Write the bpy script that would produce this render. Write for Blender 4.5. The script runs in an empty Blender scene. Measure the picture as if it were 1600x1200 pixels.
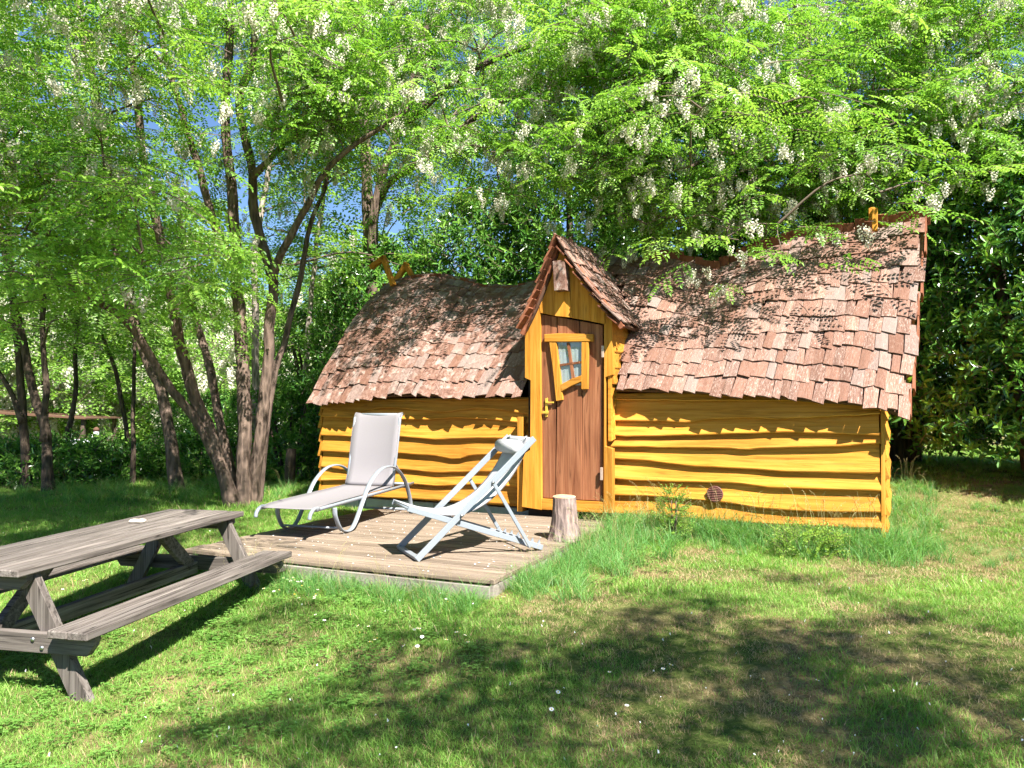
import bpy, math, random
import numpy as np
from mathutils import Vector, Matrix, Euler, noise
R = math.radians
rng = random.Random(7)

# ------------------------------------------------------------------ camera, sky, sun, exposure
scene = bpy.context.scene
C = scene.collection
FPX, HOR, EYE = 1180.0, 640.0, 1.6          # focal length in photo pixels, horizon row, eye height
PITCH = math.atan((HOR - 600) / FPX)
cam_d = bpy.data.cameras.new('camera')
cam = bpy.data.objects.new('camera', cam_d); C.objects.link(cam)
cam_d.sensor_width = 36; cam_d.lens = FPX / 1600 * 36
cam_d.clip_start = .05; cam_d.clip_end = 800
cam.location = (0, 0, EYE); cam.rotation_euler = (math.pi/2 + PITCH, 0, 0)
scene.camera = cam

SUN = Vector((.44, -.78, 1.06)).normalized()   # towards the sun: behind the camera, to the right
elev = math.asin(SUN.z); azim = math.atan2(SUN.x, SUN.y)
w = bpy.data.worlds.new('World'); scene.world = w; w.use_nodes = True
nt = w.node_tree; nt.nodes.clear()
sky = nt.nodes.new('ShaderNodeTexSky'); sky.sky_type = 'NISHITA'; sky.sun_disc = False
sky.sun_elevation = elev; sky.sun_rotation = azim
sky.air_density = 1.0; sky.dust_density = .0; sky.ozone_density = 6.0; sky.altitude = 800
bg = nt.nodes.new('ShaderNodeBackground'); bg.inputs[1].default_value = .052
out = nt.nodes.new('ShaderNodeOutputWorld')
nt.links.new(sky.outputs[0], bg.inputs[0]); nt.links.new(bg.outputs[0], out.inputs[0])
sd = bpy.data.lights.new('sun', 'SUN'); sd.energy = 5.0; sd.angle = R(.53); sd.color = (1, .95, .87)
so = bpy.data.objects.new('sun', sd); C.objects.link(so)
so.rotation_euler = (-SUN).to_track_quat('-Z', 'Y').to_euler(); so.location = SUN * 30
vs = scene.view_settings
vs.view_transform = 'Standard'; vs.look = 'None'; vs.gamma = 1; vs.use_curve_mapping = False
vs.exposure = 1.9
cy = scene.cycles
cy.max_bounces = 4; cy.diffuse_bounces = 2; cy.transmission_bounces = 3; cy.transparent_max_bounces = 4
cy.glossy_bounces = 2; cy.use_adaptive_sampling = True; cy.adaptive_threshold = .02; cy.adaptive_min_samples = 16; cy.use_denoising = True; cy.denoiser = 'OPENIMAGEDENOISE'; cy.denoising_input_passes = 'RGB_ALBEDO_NORMAL'; cy.sample_clamp_indirect = 4; cy.caustics_reflective = False; cy.caustics_refractive = False

# ------------------------------------------------------------------ helpers
def ray(px, py):
    cp, sp = math.cos(PITCH), math.sin(PITCH)
    r, u = (px - 800) / FPX, (600 - py) / FPX
    return Vector((r, cp - u * sp, sp + u * cp))
def at(px, py, Y):
    d = ray(px, py); return Vector((0, 0, EYE)) + d * (Y / d.y)
def on_z(px, py, z):
    d = ray(px, py); return Vector((0, 0, EYE)) + d * ((z - EYE) / d.z)

def sstep(a, b, x):
    t = min(1, max(0, (x - a) / (b - a))); return t * t * (3 - 2 * t)

class MB:
    def __init__(s): s.v = []; s.f = []; s.m = []; s.t = []
    def add(s, vs, fs, mi=0, tint=.5):
        o = len(s.v); s.v += [tuple(p) for p in vs]; s.f += [tuple(i + o for i in q) for q in fs]
        s.m += [mi] * len(fs); s.t += [tint] * len(vs); return s
    def box(s, lo, hi, M=None, mi=0):
        x0, y0, z0 = lo; x1, y1, z1 = hi
        p = [Vector(q) for q in ((x0,y0,z0),(x1,y0,z0),(x1,y1,z0),(x0,y1,z0),(x0,y0,z1),(x1,y0,z1),(x1,y1,z1),(x0,y1,z1))]
        if M is not None: p = [M @ q for q in p]
        return s.add(p, [(3,2,1,0),(4,5,6,7),(0,1,5,4),(1,2,6,5),(2,3,7,6),(3,0,4,7)], mi)
    def bar(s, a, b, wd, th, up=(0,0,1), mi=0, ext=0):
        """A straight bar from a to b, wd wide across 'up', th thick along 'up'."""
        a, b = Vector(a), Vector(b); d = (b - a).normalized(); a = a - d * ext; b = b + d * ext
        sd = d.cross(Vector(up)).normalized(); n = sd.cross(d)
        p = [q + sd * (i * wd/2) + n * (j * th/2) for q in (a, b) for i, j in ((-1,-1),(1,-1),(1,1),(-1,1))]
        return s.add(p, [(0,1,2,3),(7,6,5,4),(0,4,5,1),(1,5,6,2),(2,6,7,3),(3,7,4,0)], mi)
    def tube(s, pts, rad, n=6, mi=0, flat=1.0, side=None, caps=True, lump=0.0):
        pts = [Vector(p) for p in pts]; k = len(pts)
        if not hasattr(rad, '__len__'): rad = [rad] * k
        base = len(s.v); vs = []; ref = Vector(side) if side is not None else None; pu = None
        for i, p in enumerate(pts):
            d = (pts[min(i+1, k-1)] - pts[max(i-1, 0)])
            if d.length < 1e-9: d = Vector((0,0,1))
            d.normalize()
            if ref is not None: u = ref - d * ref.dot(d)
            else:
                u = (pu - d * pu.dot(d)) if pu is not None else d.orthogonal()
            u.normalize(); pu = u; x = d.cross(u)
            for j in range(n):
                a = 2 * math.pi * j / n
                rr = rad[i] * (1 + (lump * noise.noise(p * 9 + Vector((j * 3.1, 0, 0))) if lump else 0))
                vs.append(p + u * math.cos(a) * rr + x * math.sin(a) * rr * flat)
        fs = [(i*n+j, i*n+(j+1) % n, (i+1)*n+(j+1) % n, (i+1)*n+j) for i in range(k-1) for j in range(n)]
        if caps: fs += [tuple(range(n-1, -1, -1)), tuple((k-1)*n + j for j in range(n))]
        return s.add(vs, fs, mi)
    def prism(s, poly, d, mi=0):
        """Closed polygon (list of points) pushed along the vector d."""
        n = len(poly); d = Vector(d); p = [Vector(q) for q in poly]
        return s.add(p + [q + d for q in p], [tuple(range(n-1, -1, -1)), tuple(range(n, 2*n))] + [(i, (i+1) % n, n+(i+1) % n, n+i) for i in range(n)], mi)
    def mesh(s, name, mats, smooth=False):
        me = bpy.data.meshes.new(name); me.from_pydata(s.v, [], s.f)
        for m in (mats if isinstance(mats, (list, tuple)) else [mats]): me.materials.append(m)
        if any(s.m): me.polygons.foreach_set('material_index', s.m)
        if smooth: me.polygons.foreach_set('use_smooth', [True] * len(s.f))
        a = me.attributes.new('tint', 'FLOAT', 'POINT'); a.data.foreach_set('value', s.t)
        me.update(); return me
    def build(s, name, mats, parent=None, smooth=False, bev=0.0, kind=None, label=None):
        me = s.mesh(name, mats, smooth)
        if bev or not smooth: fixn(me)
        o = bpy.data.objects.new(name, me); C.objects.link(o); o.parent = parent
        if bev:
            b = o.modifiers.new('bevel', 'BEVEL'); b.width = bev; b.segments = 1; b.limit_method = 'ANGLE'; b.angle_limit = R(40)
        if kind: o['kind'] = kind
        if label: o['label'] = label
        return o
def fixn(me):
    import bmesh
    b = bmesh.new(); b.from_mesh(me); bmesh.ops.recalc_face_normals(b, faces=b.faces); b.to_mesh(me); b.free()

def tag(o, label=None, cat=None, group=None, kind=None):
    if label: o['label'] = label
    if cat: o['category'] = cat
    if group: o['group'] = group
    if kind: o['kind'] = kind
    return o
def empty(name, loc=(0,0,0), rot=(0,0,0)):
    o = bpy.data.objects.new(name, None); C.objects.link(o); o.location = loc; o.rotation_euler = rot
    o.empty_display_size = .1
    return o
def interp(pts, x):
    if x <= pts[0][0]: return pts[0][1]
    for (a, b), (c, d) in zip(pts, pts[1:]):
        if x <= c: return b + (d - b) * (x - a) / (c - a)
    return pts[-1][1]
def spline(ctrl, n=8):
    """Catmull-Rom through the control points."""
    P = [Vector(p) for p in ctrl]; P = [P[0]*2 - P[1]] + P + [P[-1]*2 - P[-2]]; o = []
    for i in range(1, len(P) - 2):
        a, b, c, d = P[i-1], P[i], P[i+1], P[i+2]
        for j in range(n):
            t = j / n
            o.append(.5 * ((2*b) + (c - a)*t + (2*a - 5*b + 4*c - d)*t*t + (3*b - a - 3*c + d)*t**3))
    o.append(P[-2]); return o

# ------------------------------------------------------------------ materials
def newmat(name):
    m = bpy.data.materials.new(name); m.use_nodes = True
    n = m.node_tree; n.nodes.clear()
    o = n.nodes.new('ShaderNodeOutputMaterial'); b = n.nodes.new('ShaderNodeBsdfPrincipled')
    n.links.new(b.outputs[0], o.inputs[0]); b.inputs['Specular IOR Level'].default_value = .3
    return m, n, b
def ramp(n, fac, stops):
    r = n.nodes.new('ShaderNodeValToRGB'); e = r.color_ramp.elements
    while len(e) < len(stops): e.new(.5)
    for q, (p, c) in zip(e, stops): q.position = p; q.color = (*c, 1)
    n.links.new(fac, r.inputs[0]); return r.outputs[0]
def texn(n, vec, scale, detail=4, rough=.55, dist=0):
    t = n.nodes.new('ShaderNodeTexNoise'); t.inputs['Scale'].default_value = scale
    t.inputs['Detail'].default_value = detail; t.inputs['Roughness'].default_value = rough; t.inputs['Distortion'].default_value = dist
    if vec is not None: n.links.new(vec, t.inputs['Vector'])
    return t.outputs['Fac']
def math_(n, op, a, b=None):
    m = n.nodes.new('ShaderNodeMath'); m.operation = op
    for i, x in enumerate((a, b)):
        if x is None: continue
        if isinstance(x, (int, float)): m.inputs[i].default_value = x
        else: n.links.new(x, m.inputs[i])
    return m.outputs[0]
def mixc(n, fac, a, b, mode='MIX'):
    m = n.nodes.new('ShaderNodeMix'); m.data_type = 'RGBA'; m.blend_type = mode
    for i, x in ((0, fac), (6, a), (7, b)):
        if isinstance(x, (int, float)): m.inputs[i].default_value = x
        elif isinstance(x, tuple): m.inputs[i].default_value = (*x, 1)
        else: n.links.new(x, m.inputs[i])
    return m.outputs[2]
def coords(n, scale, world=False):
    """Object (or world) coordinates shifted by a random amount for each object, stretched by 'scale'."""
    if world:
        src = n.nodes.new('ShaderNodeNewGeometry').outputs['Position']
    else:
        tc = n.nodes.new('ShaderNodeTexCoord'); oi = n.nodes.new('ShaderNodeObjectInfo')
        ad = n.nodes.new('ShaderNodeVectorMath'); ad.operation = 'ADD'
        s = math_(n, 'MULTIPLY', oi.outputs['Random'], 37.0)
        n.links.new(tc.outputs['Object'], ad.inputs[0]); n.links.new(s, ad.inputs[1]); src = ad.outputs[0]
    mp = n.nodes.new('ShaderNodeMapping'); mp.inputs['Scale'].default_value = scale
    n.links.new(src, mp.inputs['Vector']); return mp.outputs[0]
def bump(n, b, h, strength=.4, dist=.01):
    q = n.nodes.new('ShaderNodeBump'); q.inputs['Strength'].default_value = strength; q.inputs['Distance'].default_value = dist
    n.links.new(h, q.inputs['Height']); n.links.new(q.outputs[0], b.inputs['Normal'])
def wood(name, dark, mid, light, axis=0, rough=.7, var=.25, fine=28, knots=True, groove=0, spots=None, bumps=.35, cracks=0, alts=None, spec=.2):
    m, n, b = newmat(name)
    sc = [fine] * 3; sc[axis] = fine * .055
    v = coords(n, sc); g = texn(n, v, 1.0, 5, .62, .6)
    sc2 = [3.2] * 3; sc2[axis] = .7
    big = texn(n, coords(n, sc2), 1.0, 3, .5)
    col = ramp(n, g, [(.28, dark), (.5, mid), (.74, light)])
    oi = n.nodes.new('ShaderNodeObjectInfo')
    lv = math_(n, 'ADD', math_(n, 'MULTIPLY', oi.outputs['Random'], var), 1 - var * .55)
    lv = math_(n, 'MULTIPLY', lv, math_(n, 'ADD', math_(n, 'MULTIPLY', big, .9), .55))
    hs = n.nodes.new('ShaderNodeHueSaturation'); n.links.new(col, hs.inputs['Color']); n.links.new(lv, hs.inputs['Value'])
    col = hs.outputs[0]
    if knots:
        vo = n.nodes.new('ShaderNodeTexVoronoi'); sk = [5.5] * 3; sk[axis] = 1.6
        n.links.new(coords(n, sk), vo.inputs['Vector']); vo.inputs['Scale'].default_value = 1
        k = ramp(n, vo.outputs['Distance'], [(.03, (1,1,1)), (.10, (0,0,0))])
        col = mixc(n, math_(n, 'MULTIPLY', k, .65), col, tuple(c * .55 for c in dark))
    if spots:
        sp = texn(n, coords(n, (9, 9, 9)), 1.0, 5, .7)
        col = mixc(n, ramp(n, sp, [(.52, (0,0,0)), (.66, (1,1,1))]), col, spots)
    if alts:                                   # every piece leans towards one of two other weathered tones
        at_ = n.nodes.new('ShaderNodeAttribute'); at_.attribute_name = 'tint'
        f = math_(n, 'FRACT', math_(n, 'ADD', math_(n, 'MULTIPLY', oi.outputs['Random'], 13.7), math_(n, 'MULTIPLY', at_.outputs['Fac'], 7.3)))
        col = mixc(n, ramp(n, f, [(.0, (.75,.75,.75)), (.35, (0,0,0))]), col, mixc(n, g, tuple(c * .6 for c in alts[0]), alts[0]))
        col = mixc(n, ramp(n, f, [(.68, (0,0,0)), (1., (.75,.75,.75))]), col, mixc(n, g, tuple(c * .6 for c in alts[1]), alts[1]))
    if cracks:
        sc3 = [fine * .9] * 3; sc3[axis] = .55
        ck = math_(n, 'ABSOLUTE', math_(n, 'SUBTRACT', texn(n, coords(n, sc3), 1.0, 2, .5, .3), .5))
        ck = ramp(n, ck, [(.0, (1,1,1)), (.022, (0,0,0))])
        col = mixc(n, math_(n, 'MULTIPLY', ck, cracks), col, tuple(c * .25 for c in dark))
    b.inputs['Specular IOR Level'].default_value = spec
    n.links.new(col, b.inputs['Base Color']); b.inputs['Roughness'].default_value = rough
    h = g
    if groove:
        wv = n.nodes.new('ShaderNodeTexWave'); wv.wave_type = 'BANDS'; wv.bands_direction = 'XYZ'[1]; wv.inputs['Scale'].default_value = groove
        tc = n.nodes.new('ShaderNodeTexCoord'); n.links.new(tc.outputs['Object'], wv.inputs['Vector'])
        h = math_(n, 'ADD', g, math_(n, 'MULTIPLY', wv.outputs['Fac'], 1.6))
        col2 = mixc(n, math_(n, 'MULTIPLY', ramp(n, wv.outputs['Fac'], [(.0, (1,1,1)), (.3, (0,0,0))]), .7), col, tuple(c * .35 for c in dark))
        n.links.new(col2, b.inputs['Base Color'])
    bump(n, b, h, bumps, .006)
    return m
def plain(name, col, rough=.5, metal=0.0, grain=30, amt=.15, spec=.4):
    m, n, b = newmat(name)
    g = texn(n, coords(n, (1,1,1)), grain, 4, .6)
    c = mixc(n, g, tuple(x * (1 - amt) for x in col), tuple(min(1, x * (1 + amt)) for x in col))
    n.links.new(c, b.inputs['Base Color']); b.inputs['Roughness'].default_value = rough; b.inputs['Metallic'].default_value = metal
    b.inputs['Specular IOR Level'].default_value = spec; bump(n, b, g, .12, .003); return m
def leafmat(name, cols, trans=.45, rough=.5, tcol=(1.25, 1.2, .55), spec=.3, world=True, wscale=.55, inst=False):
    """Thin leaf: reflected light plus light let through; colour varies by instance, by leaf and over the plant."""
    m = bpy.data.materials.new(name); m.use_nodes = True; n = m.node_tree; n.nodes.clear()
    o = n.nodes.new('ShaderNodeOutputMaterial')
    at_ = n.nodes.new('ShaderNodeAttribute'); at_.attribute_name = 'tint'
    if inst: rnd = n.nodes.new('ShaderNodeObjectInfo').outputs['Random']
    else:
        ra = n.nodes.new('ShaderNodeAttribute'); ra.attribute_name = 'rnd'; rnd = ra.outputs['Fac']
    big = texn(n, coords(n, (1,1,1), True), wscale, 3, .6)
    f = math_(n, 'ADD', math_(n, 'MULTIPLY', at_.outputs['Fac'], .45), math_(n, 'MULTIPLY', rnd, .3))
    f = math_(n, 'ADD', f, math_(n, 'MULTIPLY', big, .3))
    col = ramp(n, f, [(.2, cols[0]), (.5, cols[1]), (.85, cols[2])])
    b = n.nodes.new('ShaderNodeBsdfPrincipled'); b.inputs['Roughness'].default_value = rough; b.inputs['Specular IOR Level'].default_value = spec
    n.links.new(col, b.inputs['Base Color'])
    tr = n.nodes.new('ShaderNodeBsdfTranslucent')
    tcn = mixc(n, 1.0, col, tcol, 'MULTIPLY'); n.links.new(tcn, tr.inputs['Color'])
    mx = n.nodes.new('ShaderNodeMixShader'); mx.inputs[0].default_value = trans
    n.links.new(b.outputs[0], mx.inputs[1]); n.links.new(tr.outputs[0], mx.inputs[2]); n.links.new(mx.outputs[0], o.inputs[0])
    return m
def bark(name, dark, light, scale=14, furrow=.9, moss=None):
    m, n, b = newmat(name)
    v = coords(n, (scale, scale, scale * .22), True)
    g = texn(n, v, 1.0, 6, .65, .4)
    fur = n.nodes.new('ShaderNodeTexVoronoi'); fur.inputs['Scale'].default_value = 1.4; n.links.new(v, fur.inputs['Vector'])
    h = math_(n, 'MULTIPLY', g, fur.outputs['Distance'])
    col = ramp(n, h, [(.05, dark), (.42, light)])
    pat = texn(n, coords(n, (2.2, 2.2, 1.2), True), 1.0, 4)
    col = mixc(n, ramp(n, pat, [(.45, (0,0,0)), (.7, (.6,.6,.6))]), col, moss or tuple(c * .55 for c in light))
    n.links.new(col, b.inputs['Base Color']); b.inputs['Roughness'].default_value = .9
    bump(n, b, h, furrow, .03); return m

M = {}
M['yellow'] = wood('yellow_paint', (.32, .118, .010), (.50, .210, .025), (.58, .275, .05), 0, .72, .25, 26, True, 0, None, .5, .35)
M['yellow_v'] = wood('yellow_paint_upright', (.33, .123, .010), (.50, .215, .025), (.58, .28, .05), 2, .72, .22, 26, True, 0, None, .5, .35)
M['door'] = wood('brown_door_wood', (.135, .044, .019), (.24, .093, .043), (.35, .157, .078), 2, .65, .35, 22, True, 0, None, .5, .5)
M['shingle'] = wood('weathered_shingle', (.11, .050, .036), (.205, .115, .087), (.32, .21, .168), 1, .9, .6, 26, False, 0, (.37, .285, .245), .6, .5, ((.20, .10, .068), (.30, .24, .215)), .1)
M['redshingle'] = wood('fresh_red_shingle', (.15, .05, .026), (.22, .08, .042), (.29, .12, .07), 1, .8, .4, 26, False)
M['underroof'] = plain('dark_roof_boarding', (.10, .05, .03), .9)
M['deck'] = wood('weathered_decking', (.15, .108, .075), (.245, .19, .142), (.33, .27, .21), 0, .85, .35, 22, True, 14, None, .5, .5)
M['fascia'] = wood('grey_fascia_wood', (.14, .12, .10), (.23, .20, .175), (.32, .29, .255), 0, .85, .25, 18)
M['table'] = wood('weathered_table_wood', (.048, .039, .034), (.12, .102, .09), (.21, .183, .165), 0, .85, .3, 30, True, 0, None, .5, .85)
M['ptab'] = wood('weathered_plank_wood', (.048, .039, .034), (.125, .106, .094), (.215, .188, .17), 1, .85, .35, 30, True, 0, None, .5, .85)
M['table_v'] = wood('weathered_leg_wood', (.05, .042, .036), (.13, .11, .097), (.21, .186, .168), 2, .85, .25, 26, True, 0, None, .5, .8)
M['frame'] = plain('pale_grey_powder_coat', (.205, .228, .255), .38, .0, 60, .05, .5)
M['mesh'] = plain('taupe_sling_fabric', (.195, .182, .192), .8, 0, 240, .10, .2)
M['hem'] = plain('sling_hem', (.16, .15, .155), .8, 0, 120, .15, .2)
M['canvas'] = plain('white_sling_fabric', (.40, .40, .41), .85, 0, 200, .08, .2)
M['steel'] = plain('dull_steel', (.42, .43, .45), .35, .9)
M['brass'] = plain('yellowed_latch_metal', (.60, .40, .06), .45, .3)
M['hinge'] = plain('pale_hinge_metal', (.55, .42, .34), .45, .5)
M['concrete'] = plain('grey_concrete', (.36, .35, .34), .95, 0, 14, .3, .1)
M['vent'] = plain('brown_plastic_louvre', (.13, .052, .04), .5)
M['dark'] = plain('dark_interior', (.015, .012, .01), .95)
M['stump'] = bark('stump_bark', (.06, .035, .028), (.30, .215, .185), 22, .9, (.29, .245, .23))
M['stump_cut'] = wood('stump_cut_wood', (.24, .12, .07), (.40, .24, .15), (.52, .36, .26), 2, .9, .1, 12, False)
M['bark'] = bark('locust_bark', (.038, .026, .019), (.20, .14, .108), 16)
M['bark_pale'] = bark('pale_grey_bark', (.10, .08, .065), (.40, .34, .29), 18)
M['bark_dark'] = bark('dark_brown_bark', (.025, .018, .013), (.12, .085, .062), 15)  # a darker brown than the locust bark
M['twig'] = plain('twig_bark', (.13, .095, .07), .85)
M['stone'] = plain('pale_stone', (.62, .55, .45), .85, 0, 22, .25, .2)
M['glass'] = bpy.data.materials.new('window_glass'); M['glass'].use_nodes = True; _n = M['glass'].node_tree; _n.nodes.clear()
_o = _n.nodes.new('ShaderNodeOutputMaterial'); _t = _n.nodes.new('ShaderNodeBsdfTransparent'); _t.inputs[0].default_value = (.90, .94, .95, 1)
_g = _n.nodes.new('ShaderNodeBsdfGlossy'); _g.inputs['Roughness'].default_value = .02; 
_x = _n.nodes.new('ShaderNodeMixShader'); _x.inputs[0].default_value = .07; _n.links.new(_t.outputs[0], _x.inputs[1]); _n.links.new(_g.outputs[0], _x.inputs[2]); _n.links.new(_x.outputs[0], _o.inputs[0])
M['curtain'] = plain('white_curtain', (.36, .355, .33), .9, 0, 20, .2)
M['tarp'] = plain('white_tarpaulin', (.5, .52, .55), .6)
M['locust'] = leafmat('locust_leaf', ((.09, .22, .030), (.20, .40, .055), (.38, .56, .12)), .5, .4, (1.2, 1.2, .7), .5)
M['locust_far'] = leafmat('far_locust_leaf', ((.10, .22, .035), (.20, .38, .06), (.36, .53, .13)), .5, .5, (1.2, 1.2, .7), .4, inst=True)
M['laurel'] = leafmat('laurel_leaf', ((.04, .125, .022), (.10, .25, .04), (.27, .47, .085)), .3, .26, (1.3, 1.25, .6), .6)
M['boxleaf'] = leafmat('box_leaf', ((.10, .22, .03), (.20, .36, .05), (.36, .50, .10)), .4, .4)
M['flower'] = leafmat('locust_flower', ((.52, .49, .34), (.70, .67, .55), (.80, .78, .70)), .35, .6, (1, 1, .9), inst=True)
M['grass'] = leafmat('lawn_blade', ((.085, .215, .028), (.18, .365, .058), (.34, .51, .12)), .45, .45, (1.2, 1.2, .65), .3, True, .9, inst=True)
M['tallgrass'] = leafmat('tall_grass_blade', ((.06, .18, .045), (.13, .31, .08), (.24, .43, .14)), .45, .4, (1.2, 1.2, .55), inst=True)
M['straw'] = leafmat('dry_straw', ((.25, .17, .085), (.40, .29, .155), (.56, .45, .27)), .3, .7, (1.1, 1, .8), inst=True)
M['seed'] = leafmat('seed_head', ((.22, .20, .08), (.34, .30, .13), (.44, .40, .20)), .3, .7, inst=True)
M['clover'] = leafmat('clover_leaf', ((.09, .22, .035), (.15, .32, .06), (.24, .42, .10)), .4, .45, inst=True)
M['petal'] = plain('daisy_petal', (.85, .85, .84), .7)
M['yolk'] = plain('daisy_centre', (.75, .52, .03), .8)

# ------------------------------------------------------------------ terrain
TH = R(27)                                   # the cabin's front runs 27 degrees off the picture plane
U = Vector((math.cos(TH), -math.sin(TH), 0)); V = Vector((math.sin(TH), math.cos(TH), 0))
DECK_Z = .434
CAB = Vector((-2.45, 9.90, .52))             # left front corner of the cabin at the bottom board
def zg(x, y):
    q = (CAB.x * V.x + CAB.y * V.y) - (x * V.x + y * V.y)       # metres in front of the cabin's front wall
    uu = x * U.x + y * U.y
    z = .335 - .225 * sstep(2.6, 5.2, q) - .05 * sstep(5, 9, q)
    back = max(0, -q)
    z += .17 * min(back, 3.2) * sstep(-4, 0, uu)               # bank behind, on the right
    far = math.hypot(x + 2, y - 8)
    z -= .9 * sstep(13, 24, far) * sstep(2, -8, x)             # the land falls away on the left
    near = 1 - sstep(20, 60, far)
    z += near * (.035 * noise.noise(Vector((x * .55, y * .55, 0))) + .012 * noise.noise(Vector((x * 2.1, y * 2.1, 3))))
    z += (1 - near) * 2.5 * noise.noise(Vector((x * .01, y * .01, 7)))
    return z
def gp(x, y, dz=0): return Vector((x, y, zg(x, y) + dz))
def on_ground(px, py):
    z = .2
    for _ in range(12):
        p = on_z(px, py, z); z = .5 * z + .5 * zg(p.x, p.y)
    return Vector((p.x, p.y, zg(p.x, p.y)))

mg, n, b = newmat('lawn_soil')
v = coords(n, (1,1,1), True)
fine = texn(n, v, 30, 6, .7); big = texn(n, v, .9, 4, .6)
c1 = ramp(n, fine, [(.3, (.05, .075, .018)), (.55, (.10, .135, .035)), (.75, (.24, .20, .10))])
c2 = ramp(n, fine, [(.3, (.15, .10, .05)), (.7, (.34, .26, .14))])
n.links.new(mixc(n, ramp(n, big, [(.47, (0,0,0)), (.66, (1,1,1))]), c1, c2), b.inputs['Base Color'])
b.inputs['Roughness'].default_value = 1; b.inputs['Specular IOR Level'].default_value = 0; bump(n, b, fine, .8, .03)
xs = sorted(set([round(-12 + .2 * i, 3) for i in range(121)] + [s * (12 + 1.6 * k ** 1.9) for k in range(1, 14) for s in (-1, 1)]))
ys = sorted(set([round(-1 + .2 * i, 3) for i in range(96)] + [-1 - 1.6 * k ** 1.9 for k in range(1, 13)] + [18 + 1.4 * k ** 1.95 for k in range(1, 16)]))
vv = [(x, y, zg(x, y)) for y in ys for x in xs]; W_ = len(xs)
ff = [(j*W_+i, j*W_+i+1, (j+1)*W_+i+1, (j+1)*W_+i) for j in range(len(ys)-1) for i in range(W_-1)]
g_ = MB(); g_.v = vv; g_.f = ff; g_.m = [0]*len(ff); g_.t = [.5]*len(vv)
tag(g_.build('ground', mg, None, True), kind='structure')
# ------------------------------------------------------------------ the cabin (local axes: u along the front, v into the cabin, w up)
cab = empty('wooden_cabin', CAB, (0, 0, -TH))
tag(cab, 'yellow boarded fairy-tale cabin with a crooked brown shingle roof and pointed dormer over its door', 'cabin')
def L(px, py, v):
    """Point of the cabin-local plane v = const seen at a photo pixel."""
    d = ray(px, py); o = Vector((0, 0, EYE)) - CAB
    t = (v - o.dot(V)) / d.dot(V); p = o + d * t
    return Vector((p.dot(U), v, p.z))
def Lp(pts, v, ox=0, oy=0, k=1):
    return [L(ox + x * k, oy + y * k, v) for x, y in pts]
LEN = L(1376, 800, 0).x
DEPTH = 2.5; VR = 1.25; VE = -.19
def line(pts): return [(p.x, p.z) for p in pts]

def clap(name, lower, upper, u0, u1, axis, mat, parent, seg=26, out=.042, seed=0, pos=None):
    """A live-edge weatherboard between two wavy lines, tilted so that its lower edge stands proud."""
    m = MB(); n = seg; vs = []
    for i in range(n + 1):
        u = u0 + (u1 - u0) * i / n
        lo = interp(lower, u) + .006 * noise.noise(Vector((u * 4.5, seed * 3.3, 1))) + .003 * noise.noise(Vector((u * 17, seed, 5)))
        up = interp(upper, u) + .03
        bulge = .006 * noise.noise(Vector((u * 1.7, seed * 1.9, 9)))
        for q, h in ((-.012 - .004, up), (-out * .7 - bulge, lo + (up - lo) * .35), (-out - bulge, lo + .012), (-out + .004 - bulge, lo), (-.004, lo + .004), (-.004, up)):
            vs.append(pos(u, q, h))
    k = 6
    fs = [(i*k+j, (i+1)*k+j, (i+1)*k+(j+1) % k, i*k+(j+1) % k) for i in range(n) for j in range(k)]
    fs += [tuple(range(k)), tuple(n*k + j for j in reversed(range(k)))]
    m.add(vs, fs)
    return m.build(name, mat, parent)

fpos = lambda u, q, h: (u, q, h)
k3 = .3375
right_lines = [
    [(40,132),(470,138),(900,140),(1310,165)],
    [(40,230),(300,232),(420,238),(540,222),(700,216),(830,222),(1000,214),(1310,200)],
    [(40,290),(150,302),(300,300),(650,290),(900,283),(1100,290),(1310,297)],
    [(40,350),(400,354),(600,357),(690,366),(760,358),(1000,350),(1150,349),(1250,338),(1310,334)],
    [(60,403),(250,415),(450,440),(650,448),(900,465),(1310,472)],
    [(60,497),(250,508),(400,512),(650,516),(800,538),(1000,545),(1310,553)],
    [(60,572),(300,580),(420,590),(600,606),(750,630),(900,644),(1100,650),(1310,652)],
    [(60,654),(600,693),(900,712),(1310,728)]]
left_lines = [
    [(385,22),(700,20),(1325,14)],
    [(385,54),(530,72),(650,50),(760,56),(920,72),(1090,54),(1200,62),(1325,84)],
    [(385,94),(600,103),(850,108),(1000,98),(1150,104),(1325,124)],
    [(385,178),(560,188),(700,182),(900,198),(1100,190),(1325,196)],
    [(385,252),(540,262),(740,262),(900,274),(990,292),(1060,270),(1325,258)],
    [(385,326),(500,340),(740,336),(900,352),(1100,345),(1325,350)],
    [(385,388),(520,382),(740,398),(900,414),(1100,404),(1325,420)],
    [(385,450),(800,472),(1325,502)]]
UD0, UD1 = L(830, 700, -.02).x, L(946, 700, -.02).x            # the door bay
def rows_of(lines, ox, oy): return [line(Lp(l, -.04, ox, oy, k3)) for l in lines]
rr = rows_of(right_lines, 930, 580); ll = rows_of(left_lines, 380, 620)
EAVE_TOP = 1.22
for i, lo in enumerate(rr):
    up = rr[i-1] if i else [(0, EAVE_TOP), (LEN, EAVE_TOP)]
    clap('wall_board', lo, up, UD1 - .02, LEN + .01 * (i % 2), 0, M['yellow'], cab, 30, .072, i, fpos)
for i, lo in enumerate(ll):
    up = ll[i-1] if i else [(0, EAVE_TOP - .05), (LEN, EAVE_TOP - .05)]
    clap('wall_board', lo, up, 0, UD0 + .03, 0, M['yellow'], cab, 26, .072, 20 + i, fpos)
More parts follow.
